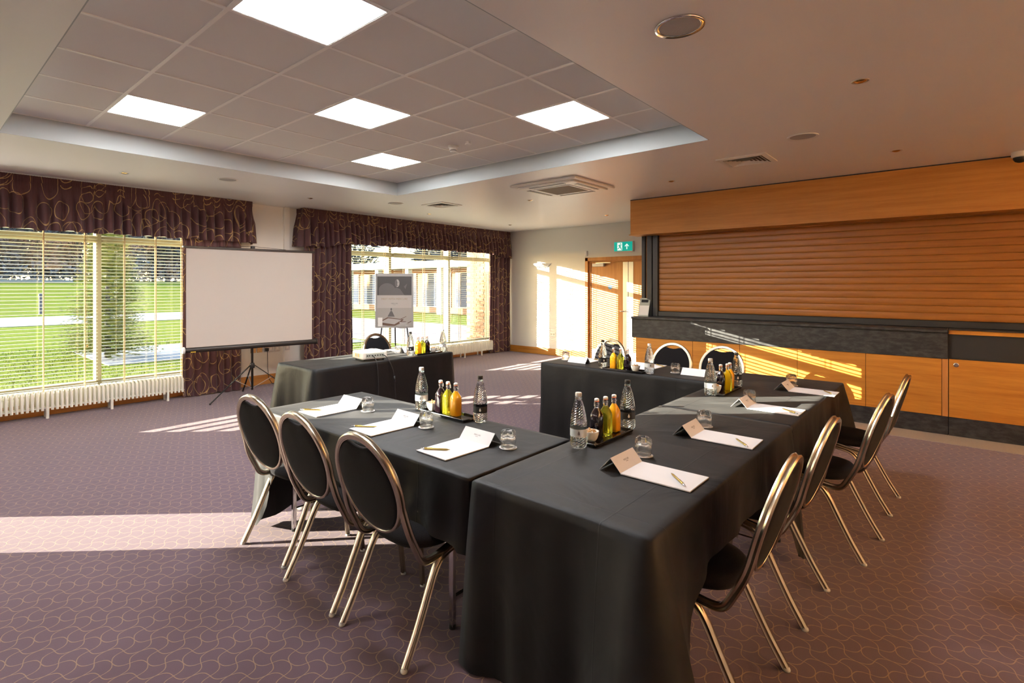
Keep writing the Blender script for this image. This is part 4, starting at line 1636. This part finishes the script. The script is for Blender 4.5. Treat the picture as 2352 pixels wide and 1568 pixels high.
# ------------------------------------------------------------------ refreshments
def make_water(black):
    t = empty('water_bottle')
    pr = [(.026, 0), (.034, .003), (.038, .008)]
    pr += [(.0395, .008 + .006 * k) for k in range(1, 8)]
    pr += [(.0397, .056), (.0400, .095), (.0397, .110)]
    for k in range(1, 20):
        z = .110 + k * .006
        u = (z - .110) / .126
        pr.append((.0397 - .0245 * (u ** 1.55), z))
    pr += [(.0146, .236), (.0140, .246)]
    b = MB()

    def rm(j, i, a, z):
        if .012 < z < .052 or .112 < z < .222:
            return 1 + (.05 if (i + j) % 2 else -.05)
        return 1
    b.lathe(pr, 26, rmod=rm)
    b.build('bottle_body', 'water', t)
    MB().lathe([(.0165, .236), (.0165, .241)], 18).build('neck_ring', 'glass', t, smooth=True, auto=40)
    MB().lathe([(.0150, .246), (.0156, .248), (.0156, .262), (.0140, .266)], 18).build('cap', 'capblack' if black else 'capgrey', t, smooth=True, auto=40)
    lb = MB().lathe([(.0404, .057), (.0404, .094)], 26, cap=False).build('label_band', 'lab_black' if black else 'lab_silver', t, smooth=True)
    a0 = radians(-47)
    mt = Matrix.Rotation(a0 + pi / 2, 4, 'Z') @ Matrix.Translation((0, -.0408, .0755)) @ MX
    poly('drop_emblem', [(0, .013), (.004, .004), (.0055, -.003), (.003, -.008), (-.003, -.008), (-.0055, -.003), (-.004, .004)], 'white' if black else 'ink', lb, mt, .0003)
    return t


def make_juice(kind):
    t = empty('juice_bottle')

    def ring(s, z, k):
        n = 24
        o = []
        for i in range(n):
            a = 2 * pi * i / n
            e = 2 / (2 + k * 3)
            o.append((s * math.copysign(abs(cos(a)) ** e, cos(a)), s * math.copysign(abs(sin(a)) ** e, sin(a)), z))
        return o

    def body(levels):
        b = MB()
        n = 24
        vs, fs = [], []
        for L in levels:
            vs += ring(*L)
        for j in range(len(levels) - 1):
            for i in range(n):
                fs.append((j * n + i, j * n + (i + 1) % n, (j + 1) * n + (i + 1) % n, (j + 1) * n + i))
        fs += [tuple(reversed(range(n))), tuple((len(levels) - 1) * n + i for i in range(n))]
        b.add(vs, fs)
        return b
    fill = [(.0255, .002, .9), (.0285, .006, 1), (.0285, .100, 1), (.0265, .115, .7), (.0195, .132, .3), (.0125, .146, 0), (.0115, .150, 0)]
    body(fill).build('filled_body', kind, t, smooth=True, auto=50)
    nk = [(.0118, .150, 0), (.0118, .163, 0), (.0145, .165, 0), (.0145, .172, 0), (.0115, .174, 0), (.0115, .180, 0)]
    body(nk).build('glass_neck', 'glass', t, smooth=True, auto=40)
    MB().lathe([(.0125, .1805), (.0125, .1845)], 14).build('rubber_seal', 'redseal', t)
    MB().lathe([(.0125, .1846), (.0130, .188), (.0115, .195), (.006, .1975)], 14).build('stopper', 'ceramic', t, smooth=True, auto=50)
    MB().tube([(-.015, 0, .168), (-.021, .003, .160), (-.017, .004, .182), (-.0135, 0, .19), (.0135, 0, .19), (.017, .004, .182), (.021, .003, .160), (.015, 0, .168)], .0011, 5).build('wire_bail', 'steel', t)
    return t


def make_bowl():
    t = empty('snack_bowl')
    MB().lathe([(.020, 0), (.024, .002), (.034, .018), (.040, .038), (.0415, .052), (.0395, .052), (.037, .036), (.028, .014), (.001, .009)], 28, cap=False).build('bowl', 'ceramic', t, smooth=True, auto=60)
    b = MB()
    rnd = random.Random(4)
    for k in range(26):
        a, r = rnd.uniform(0, 2 * pi), .030 * sqrt(rnd.random())
        z = .044 + .018 * (1 - (r / .03) ** 2) * rnd.random() + .004
        R = Matrix.Translation((r * cos(a), r * sin(a), z)) @ Matrix.Rotation(rnd.uniform(0, 6), 4, 'Z') @ Matrix.Rotation(rnd.uniform(-.8, .8), 4, 'X')
        rr = rnd.uniform(.006, .009)
        vs = [R @ Vector(p) for p in ((rr, 0, 0), (-rr, 0, 0), (0, rr * .8, 0), (0, -rr * .8, 0), (0, 0, rr * .6), (0, 0, -rr * .6))]
        b.add(vs, [(0, 2, 4), (2, 1, 4), (1, 3, 4), (3, 0, 4), (2, 0, 5), (1, 2, 5), (3, 1, 5), (0, 3, 5)])
    o = b.build('mixed_nuts', 'nut', t)
    o['kind'] = 'stuff'
    return t


def make_tray():
    t = empty('serving_tray')
    L, w = .39, .125
    MB().box((-L / 2, -w / 2, 0), (L / 2, w / 2, .006)).build('tray_base', 'tray', t)
    b = MB()
    for s in (-1, 1):
        b.box((-L / 2, s * w / 2 - .004, .004), (L / 2, s * w / 2 + .004, .016)).box((s * L / 2 - .004, -w / 2, .004), (s * L / 2 + .004, w / 2, .016))
    b.build('rim', 'tray', t, bevel=.002)
    return t


PR = {'wb': make_water(True), 'ws': make_water(False), 'orange': make_juice('orange'), 'green': make_juice('green'), 'dark': make_juice('dark'), 'bowl': make_bowl(), 'tray': make_tray()}
for k in PR:
    P_[k] = True
NAMEC = {'wb': ('water bottle with black cap and label', 'bottle', 'faceted water bottles'), 'ws': ('water bottle with silver cap and pale label', 'bottle', 'faceted water bottles'),
         'orange': ('swing-top bottle of orange juice', 'bottle', 'small swing-top drink bottles'), 'green': ('swing-top bottle of yellow-green cordial', 'bottle', 'small swing-top drink bottles'),
         'dark': ('swing-top bottle of dark cordial', 'bottle', 'small swing-top drink bottles'), 'bowl': ('small white bowl of mixed nuts', 'bowl', 'white snack bowls'),
         'tray': ('long black serving tray', 'tray', 'black serving trays')}


def serve(where, tray, trz, items):
    inst('tray', PR['tray'], (tray[0], tray[1], Z0), trz, NAMEC['tray'][0] + ' ' + where, NAMEC['tray'][1], NAMEC['tray'][2])
    for k, x, y, on in items:
        inst(k, PR[k], (x, y, Z0 + (.0065 if on else 0)), trz if k in ('orange', 'green', 'dark') else random.uniform(-.2, .2),
             NAMEC[k][0] + ' ' + where, NAMEC[k][1], NAMEC[k][2])


serve('on the table with three chairs', (-2.285, 2.283), radians(-2), [
    ('ws', -2.525, 2.279, 0), ('wb', -2.02 - .02, 2.296, 0), ('bowl', -2.425, 2.285, 1), ('dark', -2.358, 2.287, 1), ('green', -2.290, 2.283, 1), ('orange', -2.222, 2.280, 1)])
serve('on the right-hand table, near end', (-1.362, 2.50), radians(90), [
    ('ws', -1.370, 2.262, 0), ('wb', -1.352, 2.742, 0), ('bowl', -1.367, 2.372, 1), ('dark', -1.385, 2.465, 1), ('green', -1.375, 2.540, 1), ('orange', -1.366, 2.615, 1)])
serve('on the right-hand table, bar end', (-1.300, 4.19), radians(90), [
    ('ws', -1.318, 3.955, 0), ('wb', -1.285, 4.435, 0), ('bowl', -1.32, 4.065, 1), ('dark', -1.31, 4.152, 1), ('green', -1.285, 4.222, 1), ('orange', -1.29, 4.295, 1)])
serve('on the far table by the door', (-2.285, 4.585), 0, [
    ('wb', -2.515, 4.59, 0), ('ws', -2.052, 4.585, 0), ('orange', -2.40, 4.585, 1), ('green', -2.33, 4.588, 1), ('dark', -2.262, 4.590, 1), ('bowl', -2.182, 4.582, 1)])
serve('on the projector table', (-4.553, 4.185), radians(90), [
    ('wb', -4.545, 3.935, 0), ('ws', -4.53, 4.43, 0), ('orange', -4.555, 4.06, 1), ('green', -4.56, 4.13, 1), ('dark', -4.56, 4.20, 1), ('bowl', -4.55, 4.29, 1)])

# ------------------------------------------------------------------ projector
pj = empty('projector', (-4.640, 3.445, Z0), radians(80), 'white video projector on the black cloth with cables at its back', 'projector')
MB().box((-.145, -.125, .012), (.145, .125, .095)).build('shell', 'projector', pj, bevel=.016, seg=3)
MB().lathe([(.030, 0), (.030, .012), (.024, .014), (.022, .004)], 20).build('lens', 'black', pj, mtx=Matrix.Translation((-.07, .122, .058)) @ Matrix.Rotation(radians(-90), 4, 'X'))
b = MB()
b.box((-.105, -.1275, .030), (.105, -.1245, .076))
b.build('port_panel', 'greylab', pj)
for x in (-.09, -.065, -.03, 0, .03, .06, .085):
    MB().box((x - .008, -.1285, .048), (x + .008, -.1265, .060)).build('port', 'black', pj)
for k in range(4):
    MB().box((-.1465, -.07 + k * .03, .038), (-.1445, -.05 + k * .03, .072)).build('sticker', 'orangelab' if k % 2 else 'greylab', pj)
for s in (-1, 1):
    MB().lathe([(.012, 0), (.012, .014)], 10, c=(s * .11, .09, 0)).build('foot', 'black', pj)
    MB().lathe([(.012, 0), (.012, .014)], 10, c=(s * .11, -.09, 0)).build('foot', 'black', pj)
b = MB()
nx, ny = 10, 6
vs = [(-.10 + .2 * i / nx, -.075 + .15 * j / ny, .0965 + .010 * max(0, sin(i * .8 + j * .4)) * (i / nx)) for j in range(ny + 1) for i in range(nx + 1)]
b.add(vs, [(j * (nx + 1) + i, j * (nx + 1) + i + 1, (j + 1) * (nx + 1) + i + 1, (j + 1) * (nx + 1) + i) for j in range(ny) for i in range(nx)])
o = b.build('loose_paper', 'paper', smooth=True)
o.location = (-4.655, 3.45, Z0)
o.rotation_euler = (0, 0, radians(70))
tag(o, 'curled sheet of white paper lying on the projector', 'paper')
for yy, lab, pts in ((3.40, 'thin black cable from the projector, nearer the camera, over the cloth edge', [(-4.522, 3.385, Z0 + .055), (-4.47, 3.38, Z0 + .04), (-4.425, 3.38, Z0 - .03), (-4.41, 3.385, .55), (-4.405, 3.38, .3), (-4.39, 3.38, .012)]),
                     (3.55, 'second black cable from the projector, with a thicker block halfway down', [(-4.505, 3.50, Z0 + .055), (-4.46, 3.52, Z0 + .04), (-4.415, 3.55, Z0 - .04), (-4.40, 3.58, .60), (-4.40, 3.60, .40), (-4.39, 3.61, .2), (-4.36, 3.62, .012)])):
    o = MB().tube(smooth_path(pts, 5), .0048, 6).build('cable', 'cable', smooth=True)
    tag(o, lab, 'cable')
    if 'block' in lab:
        MB().tube([(-4.398, 3.585, .585), (-4.396, 3.592, .52)], .010, 8).build('ferrite_block', 'cable', o, smooth=True)

# ------------------------------------------------------------------ outside
gr = MB()
gx = [-8.36, -12.8, -28, -36, -44, -56, -62, -75, -120]
gz = [-.12, -.12, -.14, -.12, .28, 1.0, 1.45, 2.0, 2.4]
n = len(gx)
YG = [-60, -20, 0, 10, 30, 80, 140]
vs = [(x, y, z) for y in YG for x, z in zip(gx, gz)]
gr.add(vs, [(j * n + i, j * n + i + 1, (j + 1) * n + i + 1, (j + 1) * n + i) for j in range(len(YG) - 1) for i in range(n - 1)])
struct('lawn_ground', gr, 'lawn')
struct('garden_path', MB().box((-35.6, -60, -.14), (-28.2, 17, -.095)), 'tarmac')
struct('pavement', MB().box((-16.2, 3.0, -.14), (-12.9, 9.5, -.10)), 'tarmac')
struct('access_road', MB().box((-79, -60, 1.9), (-70, 13, 2.12)), 'tarmac')
struct('brick_paved_court', MB().box((-27, 9.8, -.14), (-8.6, 16.0, -.098)), 'paving')
# tufts of grass near the window
b = MB()
rnd = random.Random(11)
for k in range(9000):
    x = -8.6 - 9 * rnd.random() ** 1.4
    y = rnd.uniform(-1, 9)
    if -16.3 < x < -12.8 and y > 2.9:
        continue
    a = rnd.uniform(0, pi)
    hh = rnd.uniform(.03, .075)
    w = .010
    b.add([(x - w * cos(a), y - w * sin(a), -.125), (x + w * cos(a), y + w * sin(a), -.125), (x + rnd.uniform(-.04, .04), y + rnd.uniform(-.04, .04), -.12 + hh)], [(0, 1, 2)])
o = b.build('grass_blades', 'lawn')
tag(o, 'sunlit grass blades on the lawn just outside the window', 'grass', kind='stuff')

# fir
ft = empty('fir_tree', (-14.3, 3.3, -.12), 0, 'bushy green fir tree outside the window beside the screen', 'tree')
MB().lathe([(.07, 0), (.05, 1.4), (.015, 3.3)], 8).build('trunk', 'bark', ft, smooth=True)
b = MB()
rnd = random.Random(3)
for k in range(900):
    z = .15 + 3.1 * rnd.random() ** 1.15
    R = .95 * (1 - (z / 3.55)) ** .8 + .05
    a = rnd.uniform(0, 2 * pi)
    c, s = cos(a), sin(a)
    r1 = R * rnd.uniform(.75, 1.12)
    dz = -.12 * r1 + rnd.uniform(.0, .18)
    p0, p1 = Vector((c * .04, s * .04, z)), Vector((c * r1, s * r1, z + dz))
    for m_ in range(9):
        q = p0.lerp(p1, (m_ + 1) / 9)
        ln = .13 * (1 - .5 * m_ / 9) + .03
        for sd in (-1, 1):
            dr = Vector((c * .6 - s * sd, s * .6 + c * sd, rnd.uniform(-.3, .4))).normalized()
            wv = Vector((0, 0, 1)) * .009 + Vector((c, s, 0)) * .011
            b.add([q - wv, q + wv, q + dr * ln], [(0, 1, 2)])
o = b.build('foliage', 'fir', ft)
o['kind'] = 'stuff'

# bare winter trees on the far bank
def make_tree(seed, H, dense):
    rnd = random.Random(seed)
    t = empty('bare_tree')
    tr = MB().lathe([(.22, 0), (.15, H * .3), (.09, H * .6), (.02, H)], 7).build('trunk', 'bark', t, smooth=True)
    b = MB()
    for k in range(dense):
        z = H * (.06 + .9 * rnd.random())
        a = rnd.uniform(0, 2 * pi)
        Rm = H * .34 * (1 - abs(z / H - .42) * 1.1)
        p = Vector((rnd.uniform(.1, 1) * Rm * cos(a), rnd.uniform(.1, 1) * Rm * sin(a), z))
        d = Vector((cos(a) + rnd.uniform(-.7, .7), sin(a) + rnd.uniform(-.7, .7), rnd.uniform(-.2, 1.2))).normalized()
        ln = rnd.uniform(.5, 1.3)
        w = Vector((rnd.uniform(-1, 1), rnd.uniform(-1, 1), rnd.uniform(-1, 1))).normalized() * rnd.uniform(.05, .16)
        b.add([p - w, p + w, p + d * ln], [(0, 1, 2)])
    o = b.build('twigs', 'twig', t)
    o['kind'] = 'stuff'
    return t


tr0 = [make_tree(1, 8.5, 1500), make_tree(2, 7.0, 1500), make_tree(5, 6.0, 1700)]
used = [False] * 3
rnd = random.Random(21)
spots = []
for k in range(26):
    spots.append((-82 - rnd.uniform(0, 7) - (6 if k % 2 else 0), 3 + k * 2.3 + rnd.uniform(-.6, .6)))
for k in range(10):
    spots.append((-52 + k * 4.2, 46 + rnd.uniform(-3, 3)))
for k, (x, y) in enumerate(spots):
    i = k % 3
    o = copy_tree(tr0[i]) if used[i] else tr0[i]
    used[i] = True
    z = 2.05 if x < -60 else -.1 + max(0, (-x - 36)) * .09
    o.location = (x, y, z)
    o.rotation_euler = (0, 0, rnd.uniform(0, 6))
    s = rnd.uniform(1.3, 1.8) if x < -60 else rnd.uniform(.9, 1.3)
    o.scale = (s, s, s)
    tag(o, 'dark leafless tree in the wood beyond the lawn', 'tree', 'leafless trees beyond the lawn')
b = MB()
rnd = random.Random(8)
for k in range(2600):
    x, y, z = -80.5 + rnd.uniform(-1, 1), rnd.uniform(-2, 66), 2.0 + 2.6 * rnd.random() ** 1.6
    d = Vector((rnd.uniform(-1, 1), rnd.uniform(-1, 1), rnd.uniform(.2, 1))).normalized() * rnd.uniform(.4, .9)
    w = Vector((rnd.uniform(-1, 1), rnd.uniform(-1, 1), rnd.uniform(-.5, .5))).normalized() * .22
    p = Vector((x, y, z))
    b.add([p - w, p + w, p + d], [(0, 1, 2)])
o = b.build('undergrowth', 'twig')
tag(o, 'dark tangled undergrowth along the edge of the far wood', 'undergrowth', kind='stuff')
t = empty('bollard', (-36.5, 5.35, -.02), 0, 'dark bollard post on the grass bank outside the left window', 'bollard')
MB().lathe([(.085, 0), (.085, 1.0)], 12).build('post', 'bollard', t, smooth=True, auto=40)
MB().lathe([(.10, 1.0), (.10, 1.08), (.05, 1.12)], 12).build('cap', 'bollard', t, smooth=True, auto=40)
tag(MB().tube([(-20.6, 5.0, -.1), (-20.6, 5.0, 5.5)], .06, 8).build('lamp_post', 'post', smooth=True), 'slim pale lamp post behind the fir tree', 'lamp post')
tag(MB().tube([(-12.9, 14.1, -.1), (-12.9, 14.1, 3.2)], .11, 10).build('dark_post', 'bollard', smooth=True), 'dark post outside the window near the brick pier', 'post')
MB().lathe([(.15, 0), (.15, .05)], 10, c=(-12.9, 14.1, -.1)).build('post_base', 'bollard', D.objects['dark_post'])

# low building opposite
bd = empty('low_building', (0, 0, 0), 0, 'low building with white posts and a pale roof edge beyond the paved court', 'building')
MB().box((-40, 22, -.1), (-17.5, 30, 2.55)).build('brick_wall', 'brick', bd)
MB().box((-41, 20.6, 2.55), (-17, 30.5, 2.95)).build('roof_edge', 'post', bd, bevel=.03)
for k, x in enumerate((-36.5, -33.2, -30.4, -27.3, -24.4, -21.6, -18.6)):
    MB().box((x - .16, 20.8, -.1), (x + .16, 21.12, 2.55)).build('post', 'post', bd)
for x in (-38.3, -35, -32, -29, -26, -23, -20.2):
    w = MB().box((x - 1.2, 21.93, .25), (x + 1.2, 22.02, 2.3)).build('window', 'post', bd)
    MB().box((x - 1.14, 21.90, .31), (x - .03, 21.95, 2.24)).build('window_pane', 'hglass', w)
    MB().box((x + .03, 21.90, .31), (x + 1.14, 21.95, 2.24)).build('window_pane', 'hglass', w)

# brick pier just outside the far window
bp = empty('brick_pier', (0, 0, 0), 0, 'sunlit orange brick pier outside the far end of the poster window', 'brick pier')
MB().box((-9.02, 9.655, -.12), (-8.37, 10.2, 2.75)).build('mortar_core', 'mortar', bp)
o0 = None
for c in range(37):
    xs = (-9.02, -8.795, -8.57) if c % 2 == 0 else (-9.02 + .11, -8.795 + .11)
    for x in xs:
        x2 = min(x + .215, -8.36)
        if o0 is None:
            o0 = MB().box((0, 0, 0), (.215, .05, .065)).build('brick', 'brick', bp, bevel=.003)
            o = o0
        else:
            o = link('brick', o0.data, bp)
        o.location = (x, 9.64 + random.uniform(-.002, .002), -.10 + c * .075)
        o.scale = ((x2 - x) / .215, 1, 1)
